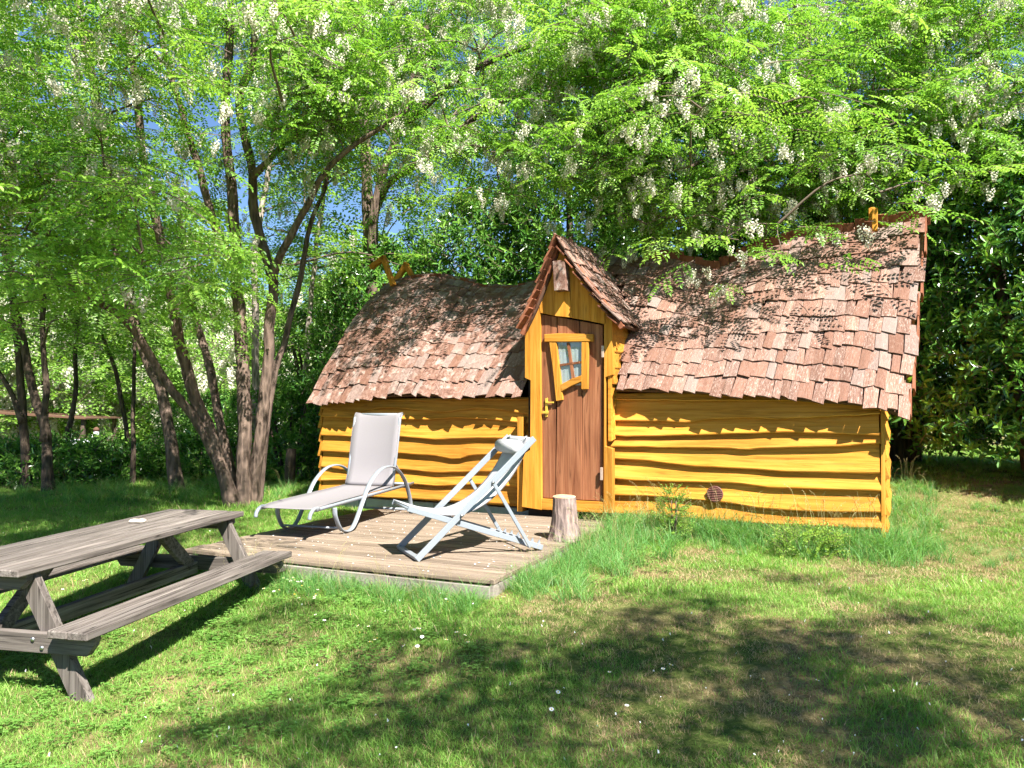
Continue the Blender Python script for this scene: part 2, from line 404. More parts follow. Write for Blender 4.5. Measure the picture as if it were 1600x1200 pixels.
# end walls: boards seen edge-on
for side, u0, zs in ((1, LEN, [.99, .80, .62, .45, .28, .12, -.03]), (-1, 0, [1.0, .84, .66, .48, .32, .16, -.02])):
    for i, z in enumerate(zs):
        zz = lambda d: [(0, z + d), (.8, z + d - .03), (1.6, z + d + .02), (DEPTH, z + d)]
        up = zs[i-1] if i else z + .10
        clap('end_wall_board', zz(0), [(0, up), (DEPTH, up)], -.045, DEPTH, 1, M['yellow'], cab, 12, .055 + .012 * (i % 2), 40 + i + side,
             (lambda u, q, h, s=side, b=u0: (b - s * q + s * .012, u, h)))
    tri = [(0, 1.0), (DEPTH, 1.0), (DEPTH, 1.1), (VR, 2.45), (0, 1.1)]
    MB().prism([(u0 - side * .02, a, b_) for a, b_ in tri], (-side * .03, 0, 0)).build('gable_panel', M['yellow'], cab)
MB().box((.02, .0, -.02), (LEN - .02, DEPTH, 1.06)).build('wall_core', M['yellow'], cab)
for u0 in (LEN + .005,):
    MB().prism([(u0 - .005, -.055, -.08), (u0 + .035, -.05, -.08), (u0 + .045, -.05, 1.05), (u0 + .01, -.06, 1.05)], (0, .045, 0)).build('corner_trim', M['yellow_v'], cab, bev=.004)
# foundation blocks
x = .12
while x < LEN - .1:
    l = min(.5 + .04 * rng.random(), LEN - .05 - x)
    MB().box((x, .05, -.26), (x + l - .012, .25, -.045)).build('foundation_block', M['concrete'], cab, bev=.006); x += l
MB().box((LEN - .3, .04, -.3), (LEN + .02, DEPTH, -.04)).build('foundation_beam', M['fascia'], cab)

# ------------------------------------------------------------------ roof surface
eave_px = [(482,634),(500,632),(540,627),(600,623),(680,619),(760,621),(828,620),(900,616),(948,612),(1000,614),(1060,613),(1130,615),(1200,621),(1260,628),(1320,634),(1370,641),(1400,651),(1419,657)]
ridge_px = [(603,446),(625,438),(650,434),(685,431),(720,437),(760,448),(800,449),(840,440),(900,415),(964,404),(1050,404),(1119,419),(1173,396),(1237,373),(1355,355),(1447,336)]
EL = [L(x, y, VE) for x, y in eave_px]; RL = [L(x, y, VR) for x, y in ridge_px]
ew = [(p.x, p.z) for p in EL]; rw = [(p.x, p.z) for p in RL]
E0, E1, R0, R1 = EL[0].x, EL[-1].x, RL[0].x, RL[-1].x
def roof(s, t):
    u = (E0 + (E1 - E0) * s) * (1 - t) + (R0 + (R1 - R0) * s) * t
    a = t
    bulge = .085 * (1 - s) ** 1.0 + .02
    b_ = a + bulge * math.sin(math.pi * min(1, a))
    we, wr = interp(ew, E0 + (E1 - E0) * s), interp(rw, R0 + (R1 - R0) * s)
    sag = -.05 * math.sin(math.pi * a) * sstep(.55, .8, s)
    wav = .022 * noise.noise(Vector((u * 1.3, a * 3.0, 2)))
    return Vector((u, VE + (VR - VE) * a, we + (wr - we) * b_ + sag + wav))
def frame(surf, s, t, e=.004):
    p = surf(s, t); du = (surf(s + e, t) - surf(s - e, t)).normalized(); dv = (surf(s, t + e) - surf(s, t - e)).normalized()
    n_ = du.cross(dv).normalized(); du = dv.cross(n_).normalized()
    return p, du, dv, n_
# dormer shape
VF = -.22; VO = -.36
apex = L(868, 368, VO); eaveL = L(810, 514, VO); eaveR = L(968, 503, VO)
def dorm_h(u):
    if u < apex.x: return apex.z + (eaveL.z - apex.z) * (apex.x - u) / (apex.x - eaveL.x)
    return apex.z + (eaveR.z - apex.z) * (u - apex.x) / (eaveR.x - apex.x)
def in_dormer(p):
    if L(822, 500, VF).x + .04 < p.x < L(957, 480, VF).x - .02 and p.z < dorm_h(p.x) - .02: return True
    return UD0 - .03 < p.x < UD1 + .03 and p.z < eaveL.z
def dormR(s, t):       # s along the depth, t from the eave up to the ridge
    u = eaveR.x + (apex.x - eaveR.x) * t; h = eaveR.z + (apex.z - eaveR.z) * t
    v = VO + (1.62 - VO) * s
    return Vector((u, v, h - .05 * math.sin(math.pi * t) + .012 * noise.noise(Vector((v * 2, t * 4, 8)))))
def dormL(s, t):
    u = eaveL.x + (apex.x - eaveL.x) * t; h = eaveL.z + (apex.z - eaveL.z) * t
    v = VO + (1.62 - VO) * (1 - s)
    return Vector((u, v, h - .06 * math.sin(math.pi * t) + .012 * noise.noise(Vector((v * 2, t * 4, 18)))))

roof_o = empty('roof'); roof_o.parent = cab
# boarding under the shingles
def sheet(surf, ns, nt_, drop, keep=None):
    m = MB(); P = [[None] * (nt_ + 1) for _ in range(ns + 1)]
    for i in range(ns + 1):
        for j in range(nt_ + 1):
            p, a, b_, n_ = frame(surf, i / ns, j / nt_); P[i][j] = (p - n_ * drop, p - n_ * (drop + .03))
    for i in range(ns):
        for j in range(nt_):
            q = [P[i][j], P[i+1][j], P[i+1][j+1], P[i][j+1]]
            if keep and not keep(sum((x[0] for x in q), Vector()) / 4): continue
            m.add([x[0] for x in q] + [x[1] for x in q], [(0,1,2,3),(7,6,5,4),(0,4,5,1),(1,5,6,2),(2,6,7,3),(3,7,4,0)])
    return m
sheet(lambda s, t: roof(.006 + .988 * s, +.022 + .978 * t), 48, 10, .03, lambda p: not in_dormer(p)).build('roof_boarding', M['underroof'], roof_o)
def roof_back(s, t):
    p = roof(1 - s, 1 - .0); e = roof(1 - s, 0)
    return Vector((p.x + (e.x - p.x) * (1 - t), VR + (VR - VE) * (1 - t), e.z + (p.z - e.z) * t))
sheet(roof_back, 20, 6, .0).build('rear_roof_slope', M['shingle'], roof_o)

shvar = []
for k in range(10):
    r = random.Random(100 + k); j = lambda a: (r.random() - .5) * a
    w0, w1 = .5 + j(.05), .5 + j(.05); sk = j(.16)
    m = MB(); c = r.uniform(.1, .4)
    # lower edge (thick, split, uneven), middle, upper edge (thin); a slight cup across the width
    row = lambda y, wdt, z0, z1, sl=0: [(-wdt, y + sl, z0 + .0), (0, y + j(.03), z0 + c), (wdt, y - sl, z0), (-wdt, y + sl, z1), (0, y + j(.02), z1 + c), (wdt, y - sl, z1)]
    vs_ = row(0, w0, -.5, .5, sk * .5) + row(.5, (w0 + w1) / 2 + j(.03), -.4, .4) + row(1, w1, -.2, .2)
    fs_ = []
    for a in (0, 6):
        b_ = a + 6
        fs_ += [(a+3,a+4,b_+4,b_+3),(a+4,a+5,b_+5,b_+4),(a+1,a,b_,b_+1),(a+2,a+1,b_+1,b_+2),(a,a+3,b_+3,b_),(a+5,a+2,b_+2,b_+5)]
    fs_ += [(0,1,4,3),(1,2,5,4),(13,12,15,16),(14,13,16,17)]
    m.add(vs_, fs_); me = m.mesh('shingle', M['shingle']); fixn(me); shvar.append((me, vs_, fs_))

def lay(surf, rows, wid, skip, r, lenf=1.75, lift=.012, t1=1.0, s0=0, s1=1.0, thick=.0125):
    """Courses of shingles over a surface: list of (matrix, variant)."""
    o = []
    for j in range(rows):
        t = j / rows * t1
        Ls = sum((surf(s0 + (s1 - s0) * (i + 1) / 30, t) - surf(s0 + (s1 - s0) * i / 30, t)).length for i in range(30))
        Lt = (surf(.5, min(1, t + 1 / rows)) - surf(.5, t)).length
        s = s0 - r.random() * .01
        while True:
            wd = wid * r.uniform(.62, 1.28) * (1 if r.random() > .06 else 1.45); ds = wd / Ls * (s1 - s0)
            if s + ds > s1 + .006: break
            sc = s + ds / 2; tt = t + r.gauss(0, .06) / rows + .22 / rows * noise.noise(Vector((sc * 7, j * 1.7, 4)))
            p, du, dv, n_ = frame(surf, min(1, max(0, sc)), max(-.02, tt))
            s += ds * 1.01
            if skip and (skip(p + dv * .05)): continue
            a = r.gauss(0, .035) * (3 if r.random() < .05 else 1)
            du2 = du * math.cos(a) + dv * math.sin(a); dv2 = (dv * math.cos(a) - du * math.sin(a))
            tilt = .06 + r.gauss(0, .014)
            dv3 = (dv2 - n_ * tilt).normalized(); n3 = du2.cross(dv3)
            ln = min(Lt * lenf, (1.03 - t) * rows * Lt) * r.uniform(.92, 1.05)
            org = p + n_ * (lift + r.uniform(0, .006))
            mt = Matrix(((du2.x*wd*.98, dv3.x*ln, n3.x*thick, org.x), (du2.y*wd*.98, dv3.y*ln, n3.y*thick, org.y), (du2.z*wd*.98, dv3.z*ln, n3.z*thick, org.z), (0,0,0,1)))
            o.append((mt, r.randrange(10)))
    return o
r = random.Random(5)
main_sh = lay(roof, 11, .112, in_dormer, r)
dorm_r = lay(dormR, 7, .10, lambda p: p.z < -9, r, 1.8, .012, 1.0, 0, .95)
dorm_l = lay(dormL, 7, .12, None, r, 1.8, .012, 1.0, .12, 1.0)
# crest: shingles of the rear slope standing proud of the ridge
crest = []
s = .0
while s < 1:
    p, du, dv, n_ = frame(roof, s, .999)
    wd = r.uniform(.09, .15)
    if not (UD0 - .25 < p.x < UD1 + .05):
        up = Vector((0, -.42, .9)).normalized(); nn = du.cross(up)
        o3 = p + Vector((0, .03, -.10)); ln = .17 + r.uniform(-.02, .03) + (.03 if s > .5 else -.045)
        crest.append((Matrix(((du.x*wd, up.x*ln, nn.x*.018, o3.x), (du.y*wd, up.y*ln, nn.y*.018, o3.y), (du.z*wd, up.z*ln, nn.z*.018, o3.z), (0,0,0,1))), r.randrange(10)))
    s += wd * .93 / (R1 - R0)
def put(lst, parent, mat=None):
    for mt, k in lst:
        o = bpy.data.objects.new('shingle', shvar[k][0]); C.objects.link(o); o.parent = parent; o.matrix_local = mt
        if mat:
            o.material_slots[0].link = 'OBJECT'; o.material_slots[0].material = mat
def join(lst, name, parent, mat):
    m = MB()
    for mt, k in lst: m.add([mt @ Vector(q) for q in shvar[k][1]], shvar[k][2], 0, rng.random())
    return m.build(name, mat, parent, kind='stuff')
def cam_d2(mt):
    p = cab.location + U * mt[0][3] + V * mt[1][3]; return p.length
dorm_all = [('r', x) for x in dorm_r]
main_sh.sort(key=lambda x: cam_d2(x[0]))
put(main_sh[:250], roof_o); join(main_sh[250:], 'far_shingles', roof_o, M['shingle'])
join(crest, 'ridge_crest', roof_o, M['redshingle'])
dr = empty('dormer_roof'); dr.parent = cab
sheet(lambda s, t: dormR(.05 + .95 * s, t * .97), 8, 6, .02).build('roof_boarding', M['underroof'], dr); sheet(lambda s, t: dormL(.95 * s, t * .97), 8, 6, .02).build('roof_boarding', M['underroof'], dr)
dorm_r.sort(key=lambda x: x[0][1][3]); dorm_l.sort(key=lambda x: x[0][1][3])
put(dorm_r[:38], dr); put(dorm_l[:12], dr); join(dorm_r[38:] + dorm_l[12:], 'upper_shingles', dr, M['shingle'])
# shingles laid over the right gable end (seen edge-on)
m = []
for i in range(9):
    t = i / 9 + .03; p, du, dv, n_ = frame(roof, 1.0, t)
    nn = Vector((1, 0, 0)); dd = Vector((dv.x, dv.y, dv.z)); a3 = nn.cross(dd)
    org = p + Vector((.008 + .012 * (i % 2), .06, -.05)); wd = .16; ln = .27
    m.append((Matrix(((a3.x*wd, dd.x*ln, nn.x*.02, org.x), (a3.y*wd, dd.y*ln, nn.y*.02, org.y), (a3.z*wd, dd.z*ln, nn.z*.02, org.z), (0,0,0,1))), i % 10))
put(m, roof_o, M['redshingle'])

# shingle ends stepping down the front edge of the dormer's far slope
for i in range(9):
    t = .02 + i / 9.2; p, du, dv, n_ = frame(dormL, .995, t)
    MB().bar(p + n_ * (.006 + .012 * (i % 2)) - dv * .02, p + n_ * (-.014) + dv * .15, .10 + .03 * rng.random(), .022, n_).build('rake_shingle', M['redshingle'], dr, bev=.002)
for i in range(7):
    t = .03 + i / 7.4; p, du, dv, n_ = frame(dormR, .02, t)
    MB().bar(p - n_ * .035 - dv * .02, p - n_ * .055 + dv * .12, .06 + .03 * rng.random(), .016, n_).build('rake_shingle', M['redshingle'], dr, bev=.002)
# ------------------------------------------------------------------ dormer, door frame, door
k2 = .4
def Dp(pts, v): return Lp(pts, v, 780, 340, k2)
def slab(name, poly, v, th, mat, parent, bev=.003):
    return MB().prism(Dp(poly, v), (0, th, 0)).build(name, mat, parent, bev=bev)
slab('door_post', [(146,300),(160,372),(165,1142),(88,1130),(94,925),(120,908),(122,636),(100,626),(100,395)], VF, .07, M['yellow_v'], cab)
slab('door_post', [(410,330),(441,352),(443,614),(414,624),(414,893),(443,903),(443,1156),(407,1151)], VF, .07, M['yellow_v'], cab)
slab('door_sill', [(163,1098),(408,1112),(408,1155),(163,1140)], VF + .004, .06, M['yellow'], cab)
gb = [[(160,372),(150,295),(206,150),(222,384)], [(217,384),(200,150),(224,96),(262,150),(284,391)], [(284,392),(268,150),(345,255),(356,404)], [(356,405),(340,240),(412,330),(412,416)]]
for i, q in enumerate(gb): slab('gable_board', q, VF - .012 * (i % 2) - .004, .03, M['yellow_v'], cab)
slab('gable_board', [(262,150),(246,120),(300,190),(290,330),(282,330)], VF - .001, .02, M['yellow_v'], cab)
blk = MB().prism(Dp([(208,170),(238,166),(256,172),(260,284),(246,282),(214,286)], VF - .13), (0, .13, 0)); blk.build('gable_box', M['shingle'], cab, bev=.004)
# dormer cheeks
hR = L(957, 480, VF); hL = L(822, 500, VF)
MB().prism([(hR.x - .03, VF + .02, .75), (hR.x - .03, 1.5, 1.0), (hR.x - .03, 1.5, eaveR.z + .12), (hR.x - .03, VF + .02, eaveR.z + .1)], (-.03, 0, 0)).build('dormer_cheek', M['yellow'], cab)
for i in range(4):
    z0 = eaveR.z + .05 - i * .17
    clap('cheek_board', [(VF, z0 - .17), (1.2, z0 - .15)], [(VF, z0), (1.2, z0)], VF + .05, 1.1, 1, M['yellow'], cab, 8, .03, 70 + i, lambda u, q, h: (hR.x - .03 - q, u, h))
MB().prism([(hL.x + .06, VF + .02, .75), (hL.x + .06, 1.5, 1.0), (hL.x + .06, 1.5, eaveL.z + .1), (hL.x + .06, VF + .02, eaveL.z + .1)], (.03, 0, 0)).build('dormer_cheek', M['yellow'], cab)
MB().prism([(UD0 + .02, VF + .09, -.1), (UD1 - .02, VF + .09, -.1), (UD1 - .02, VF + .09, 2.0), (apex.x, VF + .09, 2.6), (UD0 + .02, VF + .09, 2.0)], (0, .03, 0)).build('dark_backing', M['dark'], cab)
MB().box((UD0 - .10, VF + .05, -.05), (UD0 - .04, .03, 1.0)).build('bay_side', M['yellow_v'], cab)
MB().box((UD1 - .03, VF + .05, -.05), (UD1 + .02, .03, 1.0)).build('bay_side', M['yellow_v'], cab)
# rafters behind the barge edge
for a_, b_ in ((eaveL, apex), (eaveR, apex)):
    MB().bar(a_ + Vector((0, .10, -.05)), b_ + Vector((0, .10, -.07)), .05, .05, (0, 1, 0)).build('rafter', M['redshingle'], cab)
door = empty('door'); door.parent = cab
VD = VF + .035
dp = [[(163,378),(224,388),(221,700),(219,960),(221,1097),(166,1094)], [(228,388),(312,404),(322,700),(324,1103),(220,1098),(223,900),(226,700)], [(315,404),(404,420),(404,1107),(326,1103),(325,700)]]
for i, q in enumerate(dp): slab('door_plank', q, VD - .008 * (i == 1), .03, M['door'], door, .003)
win = empty('door_window'); win.parent = door
slab('window_frame', [(176,456),(230,452),(366,455),(366,483),(176,485)], VD - .05, .04, M['yellow'], win)
slab('window_frame', [(195,486),(222,488),(236,600),(248,712),(222,717),(210,600)], VD - .045, .035, M['yellow_v'], win)
slab('window_frame', [(321,484),(348,484),(346,670),(320,671)], VD - .045, .035, M['yellow_v'], win)
slab('window_frame', [(240,652),(285,628),(322,616),(321,640),(280,658),(242,680)], VD - .05, .038, M['yellow'], win)
slab('glazing_bar', [(263,489),(274,489),(294,624),(283,630)], VD - .030, .014, M['door'], win, .001)
slab('glazing_bar', [(236,572),(321,560),(321,569),(237,581)], VD - .032, .014, M['door'], win, .001)
for q in ([(226,488),(266,488),(278,566),(236,574)], [(272,488),(322,486),(322,562),(282,566)], [(237,580),(280,573),(288,626),(243,648)], [(284,572),(322,567),(322,616),(292,624)]):
    slab('pane', q, VD - .020, .003, M['glass'], win, 0)
m = MB(); pp = []
for i in range(25):
    a = i / 24
    t_ = Dp([(222 + 105 * a, 484), (232 + 95 * a, 655)], VD - .0125)
    off = .002 * math.sin(a * 40)
    pp.append([t_[0] + Vector((0, off, 0)), t_[1] + Vector((0, off, 0))])
m.add([q for x in pp for q in x], [(2*i, 2*i+2, 2*i+3, 2*i+1) for i in range(24)]); m.build('curtain', M['curtain'], win, True)
slab('latch', [(179,706),(188,704),(188,778),(180,780)], VD - .02, .02, M['brass'], door, .002)
slab('latch', [(180,719),(212,719),(212,725),(180,725)], VD - .035, .02, M['brass'], door, .002)
slab('latch', [(168,756),(192,756),(190,766),(168,765)], VD - .035, .02, M['brass'], door, .002)
slab('hinge', [(399,500),(408,500),(408,546),(399,546)], VF - .012, .02, M['hinge'], door, .002)
slab('hinge', [(394,976),(403,976),(403,1026),(394,1026)], VF - .012, .02, M['hinge'], door, .002)
# vent
vc = L(1117, 772, -.078); vt = empty('vent_grille', vc); vt.parent = cab
ring = [Vector((math.cos(a * math.pi / 12), 0, math.sin(a * math.pi / 12))) for a in range(25)]
MB().tube([q * .075 for q in ring], .008, 6, side=(0,1,0), caps=False).build('vent_rim', M['vent'], vt, True)
MB().prism([q * .072 for q in ring[:24]], (0, .02, 0)).build('vent_plate', M['dark'], vt)
for i in range(8):
    z = -.06 + i * .0172; hw = math.sqrt(max(.0004, .072 ** 2 - z * z))
    MB().bar((-hw, -.004, z), (hw, -.004, z), .016, .004, (0, -.75, .65)).build('vent_slat', M['vent'], vt)
# finials on the ridge ends
def stick(parent, a, b_, wd, v, mat):
    a, b_ = L(*a, v), L(*b_, v); MB().bar(a, b_, .07, wd * 1.2, (b_ - a).cross(Vector((0, 1, 0))), 0, .02).build('finial_stick', mat, parent, bev=.004)
f1 = empty('ridge_finial'); f1.parent = cab
stick(f1, (614,444), (599,402), .055, VR - .22, M['yellow_v']); stick(f1, (600,403), (581,417), .06, VR - .22, M['yellow'])
f2 = empty('ridge_finial'); f2.parent = cab
stick(f2, (618,441), (635,413), .06, VR + .2, M['yellow']); stick(f2, (634,413), (648,440), .05, VR + .2, M['yellow_v'])
f3 = empty('ridge_finial'); f3.parent = cab
stick(f3, (1367,358), (1367,329), .045, VR - .2, M['yellow_v']); stick(f3, (1362,340), (1362,328), .05, VR - .14, M['yellow'])
# ------------------------------------------------------------------ deck
DR = R(23.7); dpx = Vector((math.cos(DR), -math.sin(DR), 0)); dpv = Vector((math.sin(DR), math.cos(DR), 0))
FRc = on_z(768, 907, DECK_Z); DW, DD = 2.86, 3.02
dorg = FRc - dpx * DW
deck = empty('wooden_deck', (dorg.x, dorg.y, DECK_Z), (0, 0, -DR))
tag(deck, 'low weathered timber deck in front of the cabin door', 'deck')
nb = 24; bw = DD / nb
for i in range(nb):
    r = random.Random(i)
    MB().box((r.uniform(-.008, .008), i * bw + .005, -.028), (DW - .012 + r.uniform(-.004, .004), (i + 1) * bw - .005, r.uniform(-.002, .002))).build('deck_board', M['deck'], deck, bev=.003)
MB().box((DW - .010, -.002, -.03), (DW + .018, DD, .004)).build('edge_strip', M['deck'], deck, bev=.003)
x = 0
for k, l in enumerate((.62, .75, .68, .81)):
    MB().box((x, -.03, -.30), (x + l - .004, -.004, -.033 - .002 * k)).build('fascia_board', M['fascia'], deck, bev=.003); x += l
MB().box((DW - .012, .0, -.30), (DW + .014, 1.5, -.034)).build('fascia_board', M['fascia'], deck, bev=.003)
MB().box((DW - .012, 1.504, -.30), (DW + .014, DD, -.036)).build('fascia_board', M['fascia'], deck, bev=.003)
MB().box((-.012, .0, -.30), (-.034, DD, -.034)).build('fascia_board', M['fascia'], deck, bev=.003)
# white petals fallen on the boards
m = MB(); r = random.Random(3)
for i in range(230):
    x, y = r.uniform(.05, DW - .05), r.uniform(.05, DD - .05); a = r.random() * 6.28; s_ = r.uniform(.006, .012)
    q = [Vector((math.cos(a + t) * s_ * (1 if j % 2 else .7), math.sin(a + t) * s_ * (1 if j % 2 else .7), r.uniform(.003, .008))) + Vector((x, y, 0)) for j, t in enumerate((0, 1.57, 3.14, 4.71))]
    m.add(q, [(0,1,2,3)])
pe = m.build('fallen_petals', M['petal']); pe.location = deck.location; pe.rotation_euler = deck.rotation_euler
tag(pe, 'tiny white petals scattered over the deck boards', 'petals', kind='stuff')

# ------------------------------------------------------------------ sun lounger
LY = R(18); la = Vector((math.sin(LY), math.cos(LY), 0)); lb = Vector((math.cos(LY), -math.sin(LY), 0))
lo_org = Vector((-1.87, 7.30, DECK_Z))
lg = empty('sun_lounger', lo_org, (0, 0, -LY))       # local x: width, y: towards the head
tag(lg, 'sun lounger with taupe sling, raised back and pale curved metal arms', 'sun lounger')
hw = .30
def lz(y): return .285 + .03 * y                     # height of the seat rail
for sx in (-1, 1):
    path = spline([(sx*hw*1.02, -.20, lz(-.2) - .02), (sx*(hw+.012), -.19, .17), (sx*(hw+.018), -.10, .045), (sx*(hw+.02), .04, .014), (sx*(hw+.02), .15, .07),
                   (sx*(hw+.02), .30, .26), (sx*(hw+.02), .46, .44), (sx*(hw+.02), .70, .555), (sx*(hw+.02), .98, .545), (sx*(hw+.02), 1.22, .40), (sx*(hw+.02), 1.36, .18), (sx*(hw+.02), 1.40, .0)], 6)
    MB().tube(path, .026, 8, flat=.40, side=(1,0,0)).build('arm_loop', M['frame'], lg, True)
    MB().tube([(sx*hw*.93, -.47, lz(-.47)), (sx*hw*.97, -.2, lz(-.2)), (sx*hw*.97, .5, lz(.5)), (sx*hw*.97, 1.50, lz(1.4))], .021, 8, flat=.75).build('seat_rail', M['frame'], lg, True)
    MB().tube(spline([(sx*hw*.93, -.43, lz(-.43)), (sx*hw*.93, -.50, lz(-.5) + .008), (sx*hw*.93, -.555, lz(-.5) - .03), (sx*hw*.93, -.57, lz(-.5) - .075)], 4), .026, 8, flat=.7).build('foot_cap', M['frame'], lg, True)
    MB().tube([(sx*hw*.93, 1.02, lz(1.0) + .02), (sx*hw*.93, 1.10, .66), (sx*hw*.93, 1.19, 1.07), (sx*hw*.92, 1.24, 1.115)], .017, 8).build('back_rail', M['frame'], lg, True)
    MB().bar((sx*hw*.82, 1.14, .58), (sx*hw*.82, 1.42, lz(1.4)), .018, .012).build('back_strut', M['frame'], lg)
MB().tube([(-hw, 1.36, .05), (hw, 1.36, .05)], .014, 8).build('cross_bar', M['frame'], lg, True)
MB().tube([(-hw, -.12, .06), (hw, -.12, .06)], .010, 8).build('cross_bar', M['frame'], lg, True)
MB().tube([(-hw, 1.43, lz(1.4)), (hw, 1.43, lz(1.4))], .014, 8).build('cross_bar', M['frame'], lg, True)
MB().tube([(-hw, 1.0, lz(1.0)), (hw, 1.0, lz(1.0))], .014, 8).build('cross_bar', M['frame'], lg, True)
for i in range(6):
    MB().box((hw*.80, 1.20 + i * .034, .50 - i * .034), (hw*.86, 1.212 + i * .034, .525 - i * .034)).build('ratchet_tooth', M['steel'], lg)
def sling(name, path, wdt, mat, parent, sag, th=.006, edge=.012):
    m = MB(); k = 9; n_ = len(path); vs = []
    for i, p in enumerate(path):
        p = Vector(p); d = (Vector(path[min(i+1, n_-1)]) - Vector(path[max(i-1, 0)])).normalized(); nn = Vector((1,0,0)).cross(d)
        for j in range(k):
            x = -1 + 2 * j / (k - 1); sg = sag * (1 - x * x) * math.sin(math.pi * i / (n_ - 1))
            e = edge * (abs(x) > .9)
            vs.append(p + Vector((x * wdt, 0, 0)) - nn * (sg - e * .5))
    f = [(i*k+j, i*k+j+1, (i+1)*k+j+1, (i+1)*k+j) for i in range(n_-1) for j in range(k-1)]
    m.add(vs, f); o = m.build(name, mat, parent, True)
    so_ = o.modifiers.new('thickness', 'SOLIDIFY'); so_.thickness = th
    for sx in (-1, 1): MB().tube([Vector(p) + Vector((sx * wdt, 0, .002)) for p in path], .006, 6).build('hem', M['hem'], o, True)
    return o
sling('seat_sling', spline([(0, -.52, lz(-.5) + .012), (0, -.2, lz(-.2) + .024), (0, .4, lz(.4) + .024), (0, 1.02, lz(1.0) + .026)], 6), hw * .95, M['mesh'], lg, .03)
sling('back_sling', spline([(0, 1.0, lz(1.0) + .03), (0, 1.06, .52), (0, 1.115, .80), (0, 1.18, 1.06), (0, 1.22, 1.125), (0, 1.255, 1.12)], 5), hw * .95, M['mesh'], lg, .03)
MB().tube([(-hw*.93, 1.235, 1.11), (hw*.93, 1.235, 1.11)], .016, 8).build('back_rail', M['frame'], lg, True)

# ------------------------------------------------------------------ folding deck chair
cb = Vector((.40, -.917, 0)); cp_ = Vector((.917, .40, 0))
n0 = Vector((-.725, 5.82, DECK_Z)); cw = .57
ch = bpy.data.objects.new('deck_chair', None); C.objects.link(ch)
ch.matrix_world = Matrix(((cb.x, cp_.x, 0, n0.x - cb.x * cw / 2), (cb.y, cp_.y, 0, n0.y - cb.y * cw / 2), (0, 0, 1, DECK_Z), (0, 0, 0, 1)))
tag(ch, 'folding white sling deck chair with pale blue-grey frame and head roll', 'deck chair')
h_ = cw / 2 - .02
A0, A1 = (0, .0, .012), (0, 1.0, .93)                # long frame, foot to top
B0, B1 = (0, -.06, .405), (0, 1.09, .022)            # seat frame, front to rear
P0, P1 = (0, .625, .585), (0, .955, .045)            # prop
def rails(a, b, off, name, wd=.045, th=.02):
    for sx in (-1, 1):
        MB().bar((sx * (h_ - off), a[1], a[2]), (sx * (h_ - off), b[1], b[2]), th, wd, (Vector(b) - Vector(a)).cross(Vector((1,0,0)))).build(name, M['frame'], ch, bev=.003)
rails(A0, A1, 0, 'long_rail', .05); rails(B0, B1, .034, 'seat_rail', .045); rails(P0, P1, -.022, 'prop_rail', .03, .015)
def cross(y, z, name, rad=.014, half=h_, flat=.0):
    if flat: MB().box((-half, y - flat, z - .012), (half, y + flat, z + .012)).build(name, M['frame'], ch, bev=.003)
    else: MB().tube([(-half, y, z), (half, y, z)], rad, 8).build(name, M['frame'], ch, True)
cross(0.012, .022, 'foot_bar', flat=.024); cross(.99, .922, 'top_bar'); cross(-.045, .40, 'front_bar', half=h_ - .034); cross(.955, .045, 'prop_bar', .010); cross(1.07, .03, 'rear_bar', .012, h_ - .034)
for i in range(4):
    for sx in (-1, 1):
        MB().prism([(sx * (h_ - .045), .86 + i * .062, .118 - i * .021), (sx * (h_ - .045), .885 + i * .062, .150 - i * .021), (sx * (h_ - .045), .893 + i * .062, .108 - i * .021)], (-sx * .012, 0, 0)).build('notch_tooth', M['frame'], ch)
for sx in (-1, 1):
    for (y, z) in ((.625, .585), (.36, .335)):
        MB().tube([(sx * (h_ + .012), y, z), (sx * (h_ + .034), y, z)], .011, 8).build('pivot_bolt', M['steel'], ch, True)
sling('seat_sling', spline([(0, .985, .935), (0, .93, .80), (0, .80, .60), (0, .62, .43), (0, .40, .335), (0, .18, .345), (0, -.05, .415)], 6), h_ - .045, M['canvas'], ch, .012, .008, .004)
m = MB(); m.tube([(-.19, .885, .855), (-.185, .885, .855), (0, .885, .853), (.185, .885, .855), (.19, .885, .855)], [.02, .056, .060, .056, .02], 14); m.build('head_roll', M['canvas'], ch, True)
MB().bar((-.17, .975, .945), (-.17, .90, .91), .02, .004).build('roll_strap', M['canvas'], ch); MB().bar((.17, .975, .945), (.17, .90, .91), .02, .004).build('roll_strap', M['canvas'], ch)

# ------------------------------------------------------------------ tree stump used as a seat
sp = on_z(883, 846, DECK_Z)
st = empty('tree_stump', (sp.x, sp.y + .1, DECK_Z)); tag(st, 'grey-brown tree stump with flared foot standing on the deck before the door', 'stump')
m = MB(); N = 40; rows_ = 14; vs_ = []
for i in range(rows_ + 1):
    t = i / rows_; z = .385 * t
    for j in range(N):
        a = 2 * math.pi * j / N
        rad = .104 + .040 * (1 - t) ** 3.2 + .012 * (1 - t)
        rad *= 1 + .10 * (1 - t) ** 1.2 * math.sin(a * 4 + .6) + .05 * noise.noise(Vector((math.cos(a) * 3.5, math.sin(a) * 3.5, t * 1.0))) + .035 * noise.noise(Vector((math.cos(a) * 11, math.sin(a) * 11, t * 1.6)))
        vs_.append((math.cos(a) * rad + .012 * (1 - t), math.sin(a) * rad, z + .006 * math.sin(a) * t))
m.add(vs_, [(i*N+j, i*N+(j+1) % N, (i+1)*N+(j+1) % N, (i+1)*N+j) for i in range(rows_) for j in range(N)]); m.build('bark', M['stump'], st, True)
